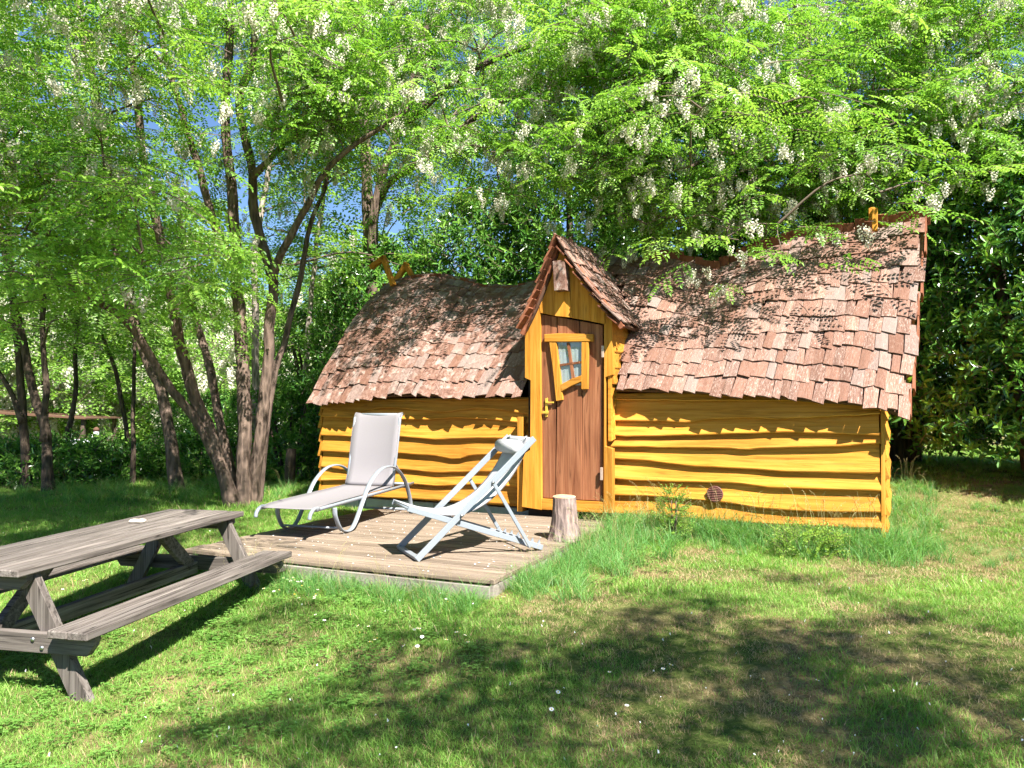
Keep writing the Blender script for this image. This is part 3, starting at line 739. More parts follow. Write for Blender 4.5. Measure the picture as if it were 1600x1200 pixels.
top = vs_[-N:]; m = MB(); m.add([(0, 0, .383)] + [(x * .96, y * .96, z + .002) for x, y, z in top] + top, [(0, 1 + j, 1 + (j+1) % N) for j in range(N)] + [(1 + j, 1 + N + j, 1 + N + (j+1) % N, 1 + (j+1) % N) for j in range(N)]); m.build('cut_top', M['stump_cut'], st)

# ------------------------------------------------------------------ picnic table
TYAW = .208
pt = empty('picnic_table', (-2.585, 4.90, .112), (.014, 0, -TYAW))     # local x: width, y: length away from the camera
tag(pt, 'weathered grey-brown picnic table with attached benches on the lawn', 'picnic table')
Lt, Wt, Ht, Hb, Wbn = 2.05, .66, .695, .405, 1.46
pw = Wt / 5
for i in range(5):
    r = random.Random(60 + i)
    MB().box((-Wt/2 + i*pw + .004, -Lt/2 + r.uniform(-.006, .006), Ht - .04), (-Wt/2 + (i+1)*pw - .004, Lt/2 + r.uniform(-.006, .006), Ht + r.uniform(-.002, .002))).build('tabletop_plank', M['ptab'], pt, bev=.006)
for s_ in (-1, 1):
    for i in range(2):
        x1 = s_ * (Wbn/2 - i * .122); x0 = x1 - s_ * .116
        MB().box((min(x0, x1), -Lt/2 + .004 * i, Hb - .042), (max(x0, x1), Lt/2 - .006 * i, Hb - .001 * i)).build('bench_plank', M['ptab'], pt, bev=.006)
for e in (-1, 1):
    yb = e * (Lt/2 - .10); yl = yb - e * .048
    bh = .10
    MB().prism([(-Wbn/2 + .02, yb - .022, Hb - .044), (Wbn/2 - .02, yb - .022, Hb - .044), (Wbn/2 - .03, yb - .022, Hb - .09), (Wbn/2 - .07, yb - .022, Hb - .044 - bh), (-Wbn/2 + .07, yb - .022, Hb - .044 - bh), (-Wbn/2 + .03, yb - .022, Hb - .09)], (0, .044, 0)).build('bench_beam', M['table'], pt, bev=.003)
    MB().prism([(-Wt/2 + .03, yb - .022, Ht - .042), (Wt/2 - .03, yb - .022, Ht - .042), (Wt/2 - .03, yb - .022, Ht - .075), (Wt/2 - .07, yb - .022, Ht - .12), (-Wt/2 + .07, yb - .022, Ht - .12), (-Wt/2 + .03, yb - .022, Ht - .075)], (0, .044, 0)).build('top_beam', M['table'], pt, bev=.003)
    for s_ in (-1, 1):
        hw_ = .058
        xt, xb_ = s_ * .235, s_ * .60
        MB().prism([(xt - hw_, yl - .022, Ht - .042), (xt + hw_, yl - .022, Ht - .042), (xb_ + hw_, yl - .022, -.02), (xb_ - hw_, yl - .022, -.02)], (0, .044, 0)).build('leg', M['table_v'], pt, bev=.003)
        for (bx_, bz) in ((s_ * .345, Hb - .075), (s_ * .40, Hb - .115)):
            MB().tube([(bx_, yb + e * .018, bz), (bx_, yb + e * .030, bz)], .011, 8).build('bolt', M['steel'], pt, True)
    # brace from the stretcher up to the tabletop
    MB().bar((0, yl - e * .05, Hb - .10), (0, yl - e * .42, Ht - .05), .044, .09, (0, -e, .6)).build('brace', M['table'], pt, bev=.003)
MB().box((-.022, -Lt/2 + .13, Hb - .165), (.022, Lt/2 - .13, Hb - .075)).build('stretcher', M['ptab'], pt, bev=.004)
chn = empty('chain', (-.02, -Lt/2 + .075, Hb - .06)); chn.parent = pt
for i in range(4):
    lk = [Vector((.010 * math.cos(a), 0, .016 * math.sin(a))) for a in [k * math.pi / 5 for k in range(11)]]
    Mx = Matrix.Rotation(R(20 + 90 * (i % 2)), 4, 'Z')
    MB().tube([Mx @ q + Vector((0, -.012, .03 - i * .023)) for q in lk], .0035, 5, caps=False).build('chain_link', M['steel'], chn, True)
# flat stone on the tabletop
m = MB(); rings = 7; N = 18; vs_ = [(0, 0, .0)]
for i in range(1, rings):
    ph = math.pi * i / rings
    for j in range(N):
        a = 2 * math.pi * j / N; k_ = 1 + .15 * math.sin(a * 2 + 1) + .1 * noise.noise(Vector((math.cos(a) * 2, math.sin(a) * 2, ph)))
        vs_.append((.052 * math.sin(ph) ** .6 * math.cos(a) * k_, .042 * math.sin(ph) ** .6 * math.sin(a) * k_, .0135 - .0135 * math.cos(ph) + .002 * math.sin(a * 3)))
vs_.append((0, 0, .026)); q_ = len(vs_) - 1
fs_ = [(0, 1 + (j+1) % N, 1 + j) for j in range(N)] + [(1+i*N+j, 1+i*N+(j+1) % N, 1+(i+1)*N+(j+1) % N, 1+(i+1)*N+j) for i in range(rings-2) for j in range(N)] + [(q_, 1+(rings-2)*N+j, 1+(rings-2)*N+(j+1) % N) for j in range(N)]
m.add(vs_, fs_); so2 = m.build('flat_stone', M['stone'], None, True); bpy.context.view_layer.update()
so2.location = pt.matrix_world @ Vector((-.10, .38, Ht)); tag(so2, 'pale flat stone lying on the picnic tabletop', 'stone')
# ------------------------------------------------------------------ scattering of leaf sprays and grass over points (one part each)
def source(mb, name, mats):
    o = bpy.data.objects.new(name, mb.mesh(name, mats)); return o          # a mould only: never linked to the scene
_groups = {}
def group_for(srcs, real):
    key = tuple(o.name for o in srcs) + (real,)
    if key in _groups: return _groups[key]
    g = bpy.data.node_groups.new('scatter', 'GeometryNodeTree')
    g.interface.new_socket('Geometry', in_out='INPUT', socket_type='NodeSocketGeometry'); g.interface.new_socket('Geometry', in_out='OUTPUT', socket_type='NodeSocketGeometry')
    N = g.nodes; gi = N.new('NodeGroupInput'); go = N.new('NodeGroupOutput'); ip = N.new('GeometryNodeInstanceOnPoints'); jn = N.new('GeometryNodeJoinGeometry')
    for o in reversed(srcs):                  # the last link comes first in the pick order
        oi = N.new('GeometryNodeObjectInfo'); oi.inputs['Object'].default_value = o; oi.inputs['As Instance'].default_value = False
        gt = N.new('GeometryNodeGeometryToInstance'); g.links.new(oi.outputs['Geometry'], gt.inputs[0]); g.links.new(gt.outputs[0], jn.inputs[0])
    def attr(nm, ty):
        a = N.new('GeometryNodeInputNamedAttribute'); a.data_type = ty; a.inputs['Name'].default_value = nm; return a.outputs[0]
    g.links.new(gi.outputs[0], ip.inputs['Points']); g.links.new(jn.outputs[0], ip.inputs['Instance'])
    ip.inputs['Pick Instance'].default_value = True
    g.links.new(attr('vi', 'INT'), ip.inputs['Instance Index'])
    er = N.new('FunctionNodeEulerToRotation'); g.links.new(attr('rot', 'FLOAT_VECTOR'), er.inputs[0]); g.links.new(er.outputs[0], ip.inputs['Rotation'])
    g.links.new(attr('scl', 'FLOAT_VECTOR'), ip.inputs['Scale']); 
    res = ip.outputs[0]
    if real:
        rz_ = N.new('GeometryNodeRealizeInstances'); g.links.new(res, rz_.inputs[0]); res = rz_.outputs[0]
    g.links.new(res, go.inputs[0])
    _groups[key] = g; return g
def scatter(name, items, srcs, parent=None, kind='stuff', real=True):
    """items: (position, euler, scale, variant)"""
    me = bpy.data.meshes.new(name); me.from_pydata([tuple(i[0]) for i in items], [], [])
    for nm, ty, k in (('rot', 'FLOAT_VECTOR', 1), ('scl', 'FLOAT_VECTOR', 2)):
        a = me.attributes.new(nm, ty, 'POINT')
        a.data.foreach_set('vector', [c for i in items for c in (i[k] if hasattr(i[k], '__len__') else (i[k],) * 3)])
    a = me.attributes.new('vi', 'INT', 'POINT'); a.data.foreach_set('value', [int(i[3]) for i in items])
    a = me.attributes.new('rnd', 'FLOAT', 'POINT'); a.data.foreach_set('value', [random.random() for i in items])
    for o in srcs:
        for m in o.data.materials:
            if m.name not in [x.name for x in me.materials]: me.materials.append(m)
    o = bpy.data.objects.new(name, me); C.objects.link(o); o.parent = parent
    if parent is not None: o.matrix_parent_inverse = Matrix.Translation(-parent.location)   # points are in world space
    md = o.modifiers.new('scatter', 'NODES'); md.node_group = group_for(srcs, real); o['kind'] = kind
    return o

# --- moulds: black-locust sprays, blossoms, laurel shoots, grass tufts
def leaflet(m, p, ax, nrm, ln, wd, r, mi=0, base=.5, fold=.25, n6=True):
    ax = ax.normalized(); sd = ax.cross(nrm).normalized(); nn = sd.cross(ax)
    t = min(1, max(0, base + r.gauss(0, .16)))
    f = nn * (wd * fold)
    if n6 == 2:
        m.add([p, p + ax*ln*.3 + sd*wd*.46 + f, p + ax*ln*.68 + sd*wd*.44 + f*.8 - nn*ln*.05, p + ax*ln - nn*ln*.14, p + ax*ln*.68 - sd*wd*.44 + f*.8 - nn*ln*.05, p + ax*ln*.3 - sd*wd*.46 + f],
              [(0,1,2,3),(0,3,4,5)], mi, t)
    elif n6:
        m.add([p, p + ax*ln*.5 + sd*wd*.56 + f, p + ax*ln - nn*ln*.08, p + ax*ln*.5 - sd*wd*.56 + f], [(0,1,2),(0,2,3)], mi, t)
    else:
        m.add([p, p + ax*ln*.5 + sd*wd*.5, p + ax*ln, p + ax*ln*.5 - sd*wd*.5], [(0,1,2,3)], mi, t)
def frond(m, p, d, up, ln, pairs, r, tint, lod=0):
    side = d.cross(up).normalized(); pts = []
    for i in range(pairs + 1):
        t = i / pairs; pts.append(p + d * ln * t - up * (ln * .16 * t * t) + side * (ln * .05 * math.sin(t * 3)))
    if lod == 0: m.add([pts[0] - side * .0013, pts[0] + side * .0013, pts[-1] + side * .0008, pts[-1] - side * .0008], [(0,1,2,3)], 1)
    ll_ = .046 if lod == 0 else .068; wd = .024 if lod == 0 else .036
    for i in range(1, pairs + 1):
        dd = (pts[i] - pts[i-1]).normalized(); k = .75 + .5 * math.sin(math.pi * (i - .3) / pairs) * .6
        for s_ in (-1, 1):
            ax = (side * s_ + dd * r.uniform(.15, .5) - up * r.uniform(-.1, .22)); nr = (up + side * s_ * r.uniform(-.1, .45) + Vector((r.gauss(0, .12), r.gauss(0, .12), 0)))
            leaflet(m, pts[i] + side * s_ * .002, ax, nr, ll_ * k * r.uniform(.85, 1.1), wd * k, r, 0, tint, .2, 2 if lod == 0 else 0)
    leaflet(m, pts[-1], pts[-1] - pts[-2] - up * .01, up, ll_ * 1.05, wd * 1.05, r, 0, tint, .2, 2 if lod == 0 else 0)
def spray(seed, lod=0):
    r = random.Random(seed); m = MB(); ln = r.uniform(.40, .58); nf = r.randint(7, 9)
    path = [Vector((ln * t, .05 * math.sin(t * 2.5 + seed), -.02 * t - .10 * t * t)) for t in (0, .25, .5, .75, 1)]
    m.tube(path, [.0045, .004, .003, .0024, .0014], 4, 1, caps=False)
    for i in range(nf):
        t = .12 + .88 * i / (nf - 1); k = min(3, int(t * 4)); p = path[k].lerp(path[k+1], t * 4 - k); dd = (path[k+1] - path[k]).normalized()
        a = (1 if i % 2 else -1) * r.uniform(.7, 1.15) if i < nf - 1 else r.uniform(-.2, .2)
        d = Matrix.Rotation(a, 3, 'Z') @ dd; d.z += r.uniform(-.18, .22); d.normalize()
        up = Vector((r.gauss(0, .22), r.gauss(0, .22), 1)); up = (up - d * up.dot(d)).normalized()
        frond(m, p, d, up, r.uniform(.19, .28), r.randint(5, 7) if lod == 0 else 4, r, r.uniform(.3, .7), lod)
    return m
SPR = [source(spray(s), 'locust_spray_mould', [M['locust'], M['twig']]) for s in range(7)]
SPF = [source(spray(20 + s, 1), 'far_spray_mould', [M['locust_far'], M['twig']]) for s in range(5)]
def raceme(seed):
    r = random.Random(seed); m = MB(); ln = r.uniform(.09, .14)
    m.tube([(0, 0, 0), (.01, 0, -ln * .5), (0, 0, -ln)], .0012, 3, 1, caps=False)
    for i in range(32):
        t = i / 32; a = i * 2.4; rad = (.026 * (1 - t) ** .5 + .006); c_ = Vector((math.cos(a) * rad, math.sin(a) * rad, -.012 - t * ln))
        for q in range(2):
            nr = Vector((math.cos(a) + r.gauss(0, .5), math.sin(a) + r.gauss(0, .5), r.gauss(.2, .4))).normalized(); ax = nr.orthogonal()
            leaflet(m, c_ - ax * .011, ax, nr, r.uniform(.017, .025), r.uniform(.014, .020), r, 0, r.uniform(.2, .9), .5, False)
    return m
RAC = [source(raceme(50 + s), 'raceme_mould', [M['flower'], M['twig']]) for s in range(4)]
def laurel(seed):
    r = random.Random(seed); m = MB(); ln = r.uniform(.20, .32); nl = r.randint(9, 12)
    m.tube([(0, 0, 0), (.01, 0, ln * .5), (0, .01, ln)], [.005, .004, .002], 4, 1, caps=False)
    for i in range(nl):
        t = .1 + .9 * i / nl; a = i * 2.4 + r.gauss(0, .2); el = .15 + 1.0 * t ** 2 + r.gauss(0, .15)
        ax = Vector((math.cos(a) * math.cos(el), math.sin(a) * math.cos(el), math.sin(el))); nr = Vector((-math.cos(a) * math.sin(el), -math.sin(a) * math.sin(el), math.cos(el)))
        nr = (nr + Vector((r.gauss(0, .2), r.gauss(0, .2), 0))).normalized()
        leaflet(m, Vector((0, 0, ln * t)), ax, nr, r.uniform(.075, .125) * (1 if t < .85 else .75), r.uniform(.030, .042) * (1 if t < .85 else .7), r, 0, .12 + .75 * t ** 2.0, .28, 2)
    return m
LAU = [source(laurel(70 + s), 'laurel_shoot_mould', [M['laurel'], M['twig']]) for s in range(6)]
def boxsprig(seed):
    r = random.Random(seed); m = MB(); ln = .13
    m.tube([(0, 0, 0), (0, 0, ln)], .0015, 3, 1, caps=False)
    for i in range(16):
        t = i / 16; a = i * 1.57 + r.gauss(0, .3); el = .3 + .7 * t
        leaflet(m, Vector((0, 0, ln * t)), Vector((math.cos(a) * math.cos(el), math.sin(a) * math.cos(el), math.sin(el))), Vector((0, 0, 1)) + Vector((r.gauss(0, .3), r.gauss(0, .3), 0)), r.uniform(.016, .026), .012, r, 0, .2 + .6 * t, .25)
    return m
BOX = [source(boxsprig(90 + s), 'box_sprig_mould', [M['boxleaf'], M['twig']]) for s in range(3)]
def blade(m, p, h, lean, a, wd, r, mi=0, segs=2, tint=.5, curl=.5):
    d = Vector((math.cos(a), math.sin(a), 0)); sd = Vector((-math.sin(a + r.gauss(0, .8)), math.cos(a), 0)).normalized(); vs = []
    for i in range(segs):
        t = i / segs; c_ = p + Vector((0, 0, h * t * (1 - curl * .3 * t))) + d * (lean * h * t ** 1.7); w_ = wd * (1 - t * .55)
        vs += [c_ - sd * w_ / 2, c_ + sd * w_ / 2]
    vs.append(p + Vector((0, 0, h * (1 - curl * .35 * lean))) + d * lean * h)
    fs = [(2*i, 2*i+1, 2*i+3, 2*i+2) for i in range(segs - 1)] + [(2*segs-2, 2*segs-1, 2*segs)]
    m.add(vs, fs, mi, min(1, max(0, tint + r.gauss(0, .2))))
def tuft(seed, nbl, rad, h0, h1, wd, lean, segs=2, dry=.06, curl=.5, heads=0):
    r = random.Random(seed); m = MB()
    for i in range(nbl):
        q = rad * math.sqrt(r.random()); a = r.random() * 6.283
        blade(m, Vector((q * math.cos(a), q * math.sin(a), -.006)), r.uniform(h0, h1), r.uniform(*lean), r.random() * 6.283, wd * r.uniform(.7, 1.2), r, 1 if r.random() < dry else 0, segs, .5, curl)
    for i in range(heads):
        a = r.random() * 6.283; h = h1 * r.uniform(1.1, 1.6); b_ = Vector((rad * .6 * math.cos(a), rad * .6 * math.sin(a), 0)); d = Vector((math.cos(a), math.sin(a), 0)) * h * r.uniform(.1, .35)
        pth = spline([b_, b_ + d * .25 + Vector((0, 0, h * .5)), b_ + d * .7 + Vector((0, 0, h * .9)), b_ + d * 1.3 + Vector((0, 0, h))], 3)
        m.tube(pth, .0010, 3, 1, caps=False)
        for k in range(16):
            t = k / 16; c_ = pth[-4].lerp(pth[-1], t); leaflet(m, c_, Vector((r.gauss(0, 1), r.gauss(0, 1), r.gauss(0, .7))) + d.normalized(), Vector((0, 0, 1)), r.uniform(.008, .02), .003, r, 1, .6, .1, False)
    return m
GR = [source(tuft(200 + s, 72, .105, .016, .042, .0034, (.3, 1.2), 2, .10), 'lawn_tuft_mould', [M['grass'], M['straw']]) for s in range(4)]
GR += [source(tuft(210 + s, 56, .105, .010, .035, .0034, (.5, 1.6), 2, .78), 'dry_tuft_mould', [M['grass'], M['straw']]) for s in range(2)]
GR += [source(tuft(220 + s, 46, .12, .03, .075, .004, (.4, 1.3), 3, .08), 'rough_tuft_mould', [M['grass'], M['straw']]) for s in range(2)]
TG = [source(tuft(230 + s, 46, .10, .16, .36, .0058, (.25, 1.25), 4, .04, .9), 'tall_tuft_mould', [M['tallgrass'], M['seed']]) for s in range(3)]
TG += [source(tuft(240 + s, 12, .08, .16, .34, .005, (.3, 1.2), 4, .1, .9, 3), 'seeding_tuft_mould', [M['tallgrass'], M['seed']]) for s in range(2)]
def clover(seed):
    r = random.Random(seed); m = MB()
    for i in range(26):
        q = .10 * math.sqrt(r.random()); a = r.random() * 6.283; h = r.uniform(.03, .075); c_ = Vector((q * math.cos(a), q * math.sin(a), h)); n_ = Vector((r.gauss(0, .25), r.gauss(0, .25), 1)); a0 = r.random() * 6.28
        for k in range(3):
            leaflet(m, c_, Vector((math.cos(a0 + k * 2.09), math.sin(a0 + k * 2.09), 0)), n_, r.uniform(.013, .020), .015, r, 0, r.uniform(.3, .7), .1, False)
    return m
CL = [source(clover(300 + s), 'clover_mould', [M['clover']]) for s in range(2)]

# ------------------------------------------------------------------ lawn
def in_deck(x, y, e=.0):
    d = Vector((x, y, 0)) - Vector((dorg.x, dorg.y, 0)); a, b_ = d.dot(dpx), d.dot(dpv)
    return -.03 - e < a < DW + .02 + e and -.03 - e < b_ < DD + e
def cab_q(x, y):
    d = Vector((x, y, 0)) - Vector((CAB.x, CAB.y, 0)); return d.dot(U), d.dot(V)
def in_cabin(x, y, e=0):
    a, b_ = cab_q(x, y); return -e < a < LEN + e and -e < b_ < DEPTH + e
DRY = [(*on_ground(a, b_).xy, c_) for a, b_, c_ in ((1480,1005,.6),(1440,1000,.4),(1560,1030,.5),(1060,985,.5),(1180,1000,.35),(1110,1140,.45),(1460,880,.45),(1400,900,.4),(1540,870,.35),(930,955,.4),(430,1000,.4),(1330,960,.35),(1250,1075,.3),(1480,1080,.35),(1490,775,.5),(990,1110,.35),(1000,880,.25),(1300,868,.4),(640,1090,.2))]
def dryness(x, y):
    v_ = .55 * noise.noise(Vector((x * .55, y * .55, 20))) + .45 * noise.noise(Vector((x * 1.5, y * 1.5, 40))) + .25 * noise.noise(Vector((x * 4, y * 4, 60)))
    for gx, gy, ga in DRY: v_ += ga * math.exp(-(((x - gx) / .42) ** 2 + ((y - gy) / .32) ** 2))
    v_ += .16 * sstep(-1.0, 3.5, x) * sstep(9, 6, y) - .10 - .35 * sstep(-1.2, -2.6, x)
    return v_
r = random.Random(11); items = []
def lawn(n_, x0, x1, y0, y1, sc, cone=None):
    for _ in range(n_):
        x, y = r.uniform(x0, x1), r.uniform(y0, y1)
        if cone and abs(x) > cone * y + 1.2: continue
        if in_deck(x, y, .01) or in_cabin(x, y, -.03): continue
        d = dryness(x, y); s_ = sc * r.uniform(.75, 1.25)
        if d > .21 + r.gauss(0, .08):
            vi = 4 + r.randrange(2)
            if d > .40 and r.random() < .5: continue
        elif r.random() < .10 + .5 * sstep(.1, .4, noise.noise(Vector((x * .8, y * .8, 90)))): vi = 6 + r.randrange(2)
        else: vi = r.randrange(4)
        items.append((gp(x, y), (r.gauss(0, .08), r.gauss(0, .08), r.random() * 6.283), (s_, s_, s_ * r.uniform(.8, 1.25)), vi))
lawn(9500, -5, 5, 1.8, 5.2, .85, .8); lawn(11000, -7, 7, 5.2, 9.5, 1.05, .8); lawn(9000, -13, 9, 9.5, 17, 1.6, .95); lawn(3500, -26, -2, 17, 32, 3.2)
gl = scatter('grass', items, GR, real=False); tag(gl, 'short sunlit lawn grass with dry straw patches', 'grass')
items = []
for _ in range(1700):
    x, y = r.uniform(-4.5, 1.2), r.uniform(2.6, 7.5)
    if in_deck(x, y, .02) or noise.noise(Vector((x * .7, y * .7, 130))) + .9 * math.exp(-((x + 1.6) ** 2 / 1.6 + (y - 4.7) ** 2 / 1.8)) < .32: continue
    items.append((gp(x, y), (0, 0, r.random() * 6.28), r.uniform(.5, .85), r.randrange(2)))
tag(scatter('clover_patch', items, CL, real=False), 'low green clover growing through the lawn by the picnic table', 'clover')
# long grass along the cabin foot, the deck sides and the right-hand lawn
items = []
def tall(x, y, s_):
    if in_deck(x, y, .03) or in_cabin(x, y, .02): return
    items.append((gp(x, y), (r.gauss(0, .1), r.gauss(0, .1), r.random() * 6.28), s_ * r.uniform(.7, 1.2), r.choice((0, 0, 1, 1, 2, 2, 3, 4))))
for _ in range(420):                                            # cabin foot, right of the deck
    u, v_ = r.uniform(3.55, LEN + .3), -abs(r.gauss(.12, .33)); p = CAB + U * u + V * v_; tall(p.x, p.y, .95 if v_ > -.45 else .62)
for _ in range(190):                                            # right side of the deck
    b_ = r.uniform(.0, DD); a = DW + .05 + abs(r.gauss(0, .28)); p = dorg + dpx * a + dpv * b_; tall(p.x, p.y, .55 + .35 * (b_ / DD))
for _ in range(260):                                            # front of the deck
    a = r.uniform(-.1, DW); p = dorg + dpx * a - dpv * (.05 + abs(r.gauss(0, .16))); tall(p.x, p.y, .5 * r.uniform(.5, 1.25))
for _ in range(70):
    u = LEN + r.uniform(.05, .5); p = CAB + U * u + V * r.uniform(-.5, 2.2); tall(p.x, p.y, .65)
for _ in range(90):
    p = on_ground(r.uniform(1380, 1640), r.uniform(770, 890)); tall(p.x, p.y, .38)
for _ in range(160):
    p = on_ground(r.uniform(-50, 560), r.uniform(752, 790)); tall(p.x, p.y, .75)
tag(scatter('tall_grass', items, TG, real=False), 'long unmown grass fringing the cabin foot and the deck', 'grass')
# daisies
dm = MB(); 
for i in range(14):
    a = i * 2 * math.pi / 14; d = Vector((math.cos(a), math.sin(a), .12)); leaflet(dm, Vector((0, 0, .055)) + d * .003, d, Vector((0, 0, 1)), .0115, .0052, r, 0, .5, .1, False)
dm.tube([(0, 0, .053), (0, 0, .059)], [.0052, .0035], 8, 1); dm.tube([(0, 0, -.01), (.003, 0, .054)], .0011, 4, 2, caps=False)
dme = dm.mesh('daisy', [M['petal'], M['yolk'], M['clover']])
for cx, cy_, n_, sx, sy, where in ((450, 915, 34, 26, 16, 'small white daisy in the dense patch by the far leg of the picnic table'), (115, 912, 7, 18, 8, 'small white daisy on the grass under the picnic tabletop'), (650, 1000, 16, 50, 20, 'small white daisy in the shaded patch in front of the deck'), (620, 925, 9, 60, 14, 'small white daisy close along the front edge of the deck'), (720, 950, 6, 26, 10, 'small white daisy just off the front corner of the deck'), (520, 985, 7, 60, 20, 'small white daisy on the open grass between picnic table and deck'), (1050, 1080, 9, 200, 50, 'small white daisy in the dappled shade of the front lawn')):
    for _ in range(n_):
        px, py = r.gauss(cx, sx), r.gauss(cy_, sy)
        if py > 1190 or py < 800: continue
        p = on_ground(px, py)
        if in_deck(p.x, p.y, .05): continue
        o = bpy.data.objects.new('daisy', dme); C.objects.link(o); o.location = p; o.rotation_euler = (r.gauss(0, .2) + .15, r.gauss(0, .2), r.random() * 6.28); k = r.uniform(.7, 1.0); o.scale = (k, k, k)
        tag(o, where, 'daisy', where.replace('small white daisy', 'daisies'))
m = MB()
for i in range(170):
    p = on_ground(r.uniform(-50, 1650), r.uniform(830, 1200))
    if in_deck(p.x, p.y, .02) or in_cabin(p.x, p.y, .05): continue
    a = r.random() * 6.28; s_ = r.uniform(.003, .006)
    m.add([p + Vector((math.cos(a + t) * s_, math.sin(a + t) * s_ * .7, r.uniform(.02, .04))) for t in (0, 1.57, 3.14, 4.71)], [(0,1,2,3)])
tag(m.build('fallen_petals', M['petal']), 'tiny pale petals strewn over the lawn', 'petals', kind='stuff')
# ------------------------------------------------------------------ trees
def px_path(pts, Y0, dY=0.0, ground=True):
    """Stem through photo pixels at a given distance, leaning dY towards (-) or away (+) over its length."""
    n_ = len(pts); P = [at(x, y, Y0 + dY * i / (n_ - 1)) for i, (x, y) in enumerate(pts)]
    if ground: P[0] = gp(P[0].x, P[0].y, -.12)
    return P
def stem_mesh(P, r0, r1, seed, n=9, lump=.22, flare=1.45):
    pts = spline(P, 7); k = len(pts); rg = random.Random(seed)
    pts = [p + Vector((noise.noise(p * 1.7 + Vector((seed, 0, 0))), noise.noise(p * 1.7 + Vector((0, seed, 5))), 0)) * .035 * min(1, i / 6) for i, p in enumerate(pts)]
    rad = [(r0 + (r1 - r0) * (i / (k - 1)) ** .85) * (1 + (flare - 1) * max(0, 1 - i / 5) ** 2) for i in range(k)]
    m = MB(); m.tube(pts, rad, n, lump=lump); return m, pts, rad
def grow(name, label, stems, targets, seed, bark_, srcs, cat='tree', group=None, nspray=(4, 6), spread=.40, scl=(.85, 1.2), bloom=0.0, part='stem', droop=(-.22, .30), reach=9.0, bl_s=(.85, 1.4), nfew=0, bloom_z=None):
    """stems: (points, r0, r1); targets: where leaf clusters sit. Branches run from the nearest wood to every target."""
    r = random.Random(seed); base = stems[0][0][0]; root = empty(name, base); tag(root, label, cat, group)
    inv = Matrix.Translation(-base); nodes = []; nrad = []
    for i, (P, r0, r1) in enumerate(stems):
        m, pts, rad = stem_mesh(P, r0, r1, seed + i); m.v = [tuple(Vector(q) - base) for q in m.v]
        m.build('trunk' if i == 0 and part != 'stem' else (part if i == 0 else ('stem' if part == 'stem' else 'limb')), bark_, root, True)
        cut = int(len(pts) * .25); nodes += pts[cut:]; nrad += rad[cut:]
    cand = [Vector(t) for t in targets]
    A = np.array([tuple(p) for p in nodes])
    dist = [float(np.min(np.linalg.norm(A - np.array(tuple(t)), axis=1))) for t in cand]
    order = sorted(range(len(cand)), key=lambda i: dist[i]); tw = MB(); items = []; fl = []
    NP = list(map(tuple, A)); buf = np.array(NP)
    for oi in order:
        t = cand[oi]; d = np.linalg.norm(buf - np.array(tuple(t)), axis=1) + np.maximum(0, buf[:, 2] - t.z + .1) * .6
        i = int(np.argmin(d)); a = Vector(buf[i]); ln = (t - a).length
        if ln > reach: continue
        mid = a.lerp(t, .5) + Vector((r.gauss(0, .07), r.gauss(0, .07), .13)) * ln
        pts = spline([a, mid, t], 4); ra = min(.035, .006 + .010 * ln)
        tw.tube([p - base for p in pts], [ra + (.004 - ra) * k / (len(pts) - 1) for k in range(len(pts))], 5, caps=False)
        buf = np.vstack([buf, [tuple(p) for p in pts[3:]]])
        dirh = (t - a); 
        for q in range(r.randint(*nspray) if oi < len(cand) - nfew else r.randint(2, 3)):
            o = t + Vector((r.gauss(0, spread * .6), r.gauss(0, spread * .6), r.gauss(0, spread * .5)))
            yaw = math.atan2(dirh.y, dirh.x) + r.gauss(0, 1.3); s_ = r.uniform(*scl)
            items.append((o, (r.gauss(0, .25), r.uniform(*droop), yaw), s_, r.randrange(len(srcs))))
            if bloom and r.random() < bloom * (sstep(bloom_z - .5, bloom_z + .5, o.z) * .9 + .1 if bloom_z else 1):
                fc = o + Vector((r.gauss(0, .1), r.gauss(0, .1), -.05))
                for _ in range(r.randint(2, 5)):
                    fl.append((fc + Vector((r.gauss(0, .05), r.gauss(0, .05), r.gauss(-.04, .05))), (r.gauss(0, .2), r.gauss(0, .2), r.random() * 6.28), r.uniform(*bl_s), r.randrange(len(RAC))))
    if tw.v: tw.build('branches', M['twig'], root, True, kind='stuff')
    if items: scatter('crown', items, srcs, root, real=srcs is SPR)
    if fl: scatter('blossoms', fl, RAC, root, real=False)
    return root
def region(n_, x0, x1, y0, y1, Y0, Y1, seed, keep=None, clump=.0, slope=None):
    """Random cluster centres inside a slice of the view, thinned by noise so that gaps stay open."""
    r = random.Random(seed); o = []; tries = 0
    while len(o) < n_ and tries < n_ * 12:
        tries += 1
        x, y, Y = r.uniform(x0, x1), r.uniform(y0, y1), r.uniform(Y0, Y1)
        if slope: Y = Y1 + (Y0 - Y1) * (y - y0) / (y1 - y0) + r.gauss(0, slope)      # the leaf wall leans back with height
        p = at(x, y, Y)
        if keep and not keep(x, y, Y, p): continue
        if clump and noise.noise(p * .9 + Vector((seed, 0, 0))) < clump + r.gauss(0, .15): continue
        if p.z < zg(p.x, p.y) + .3: continue
        o.append(p)
    return o

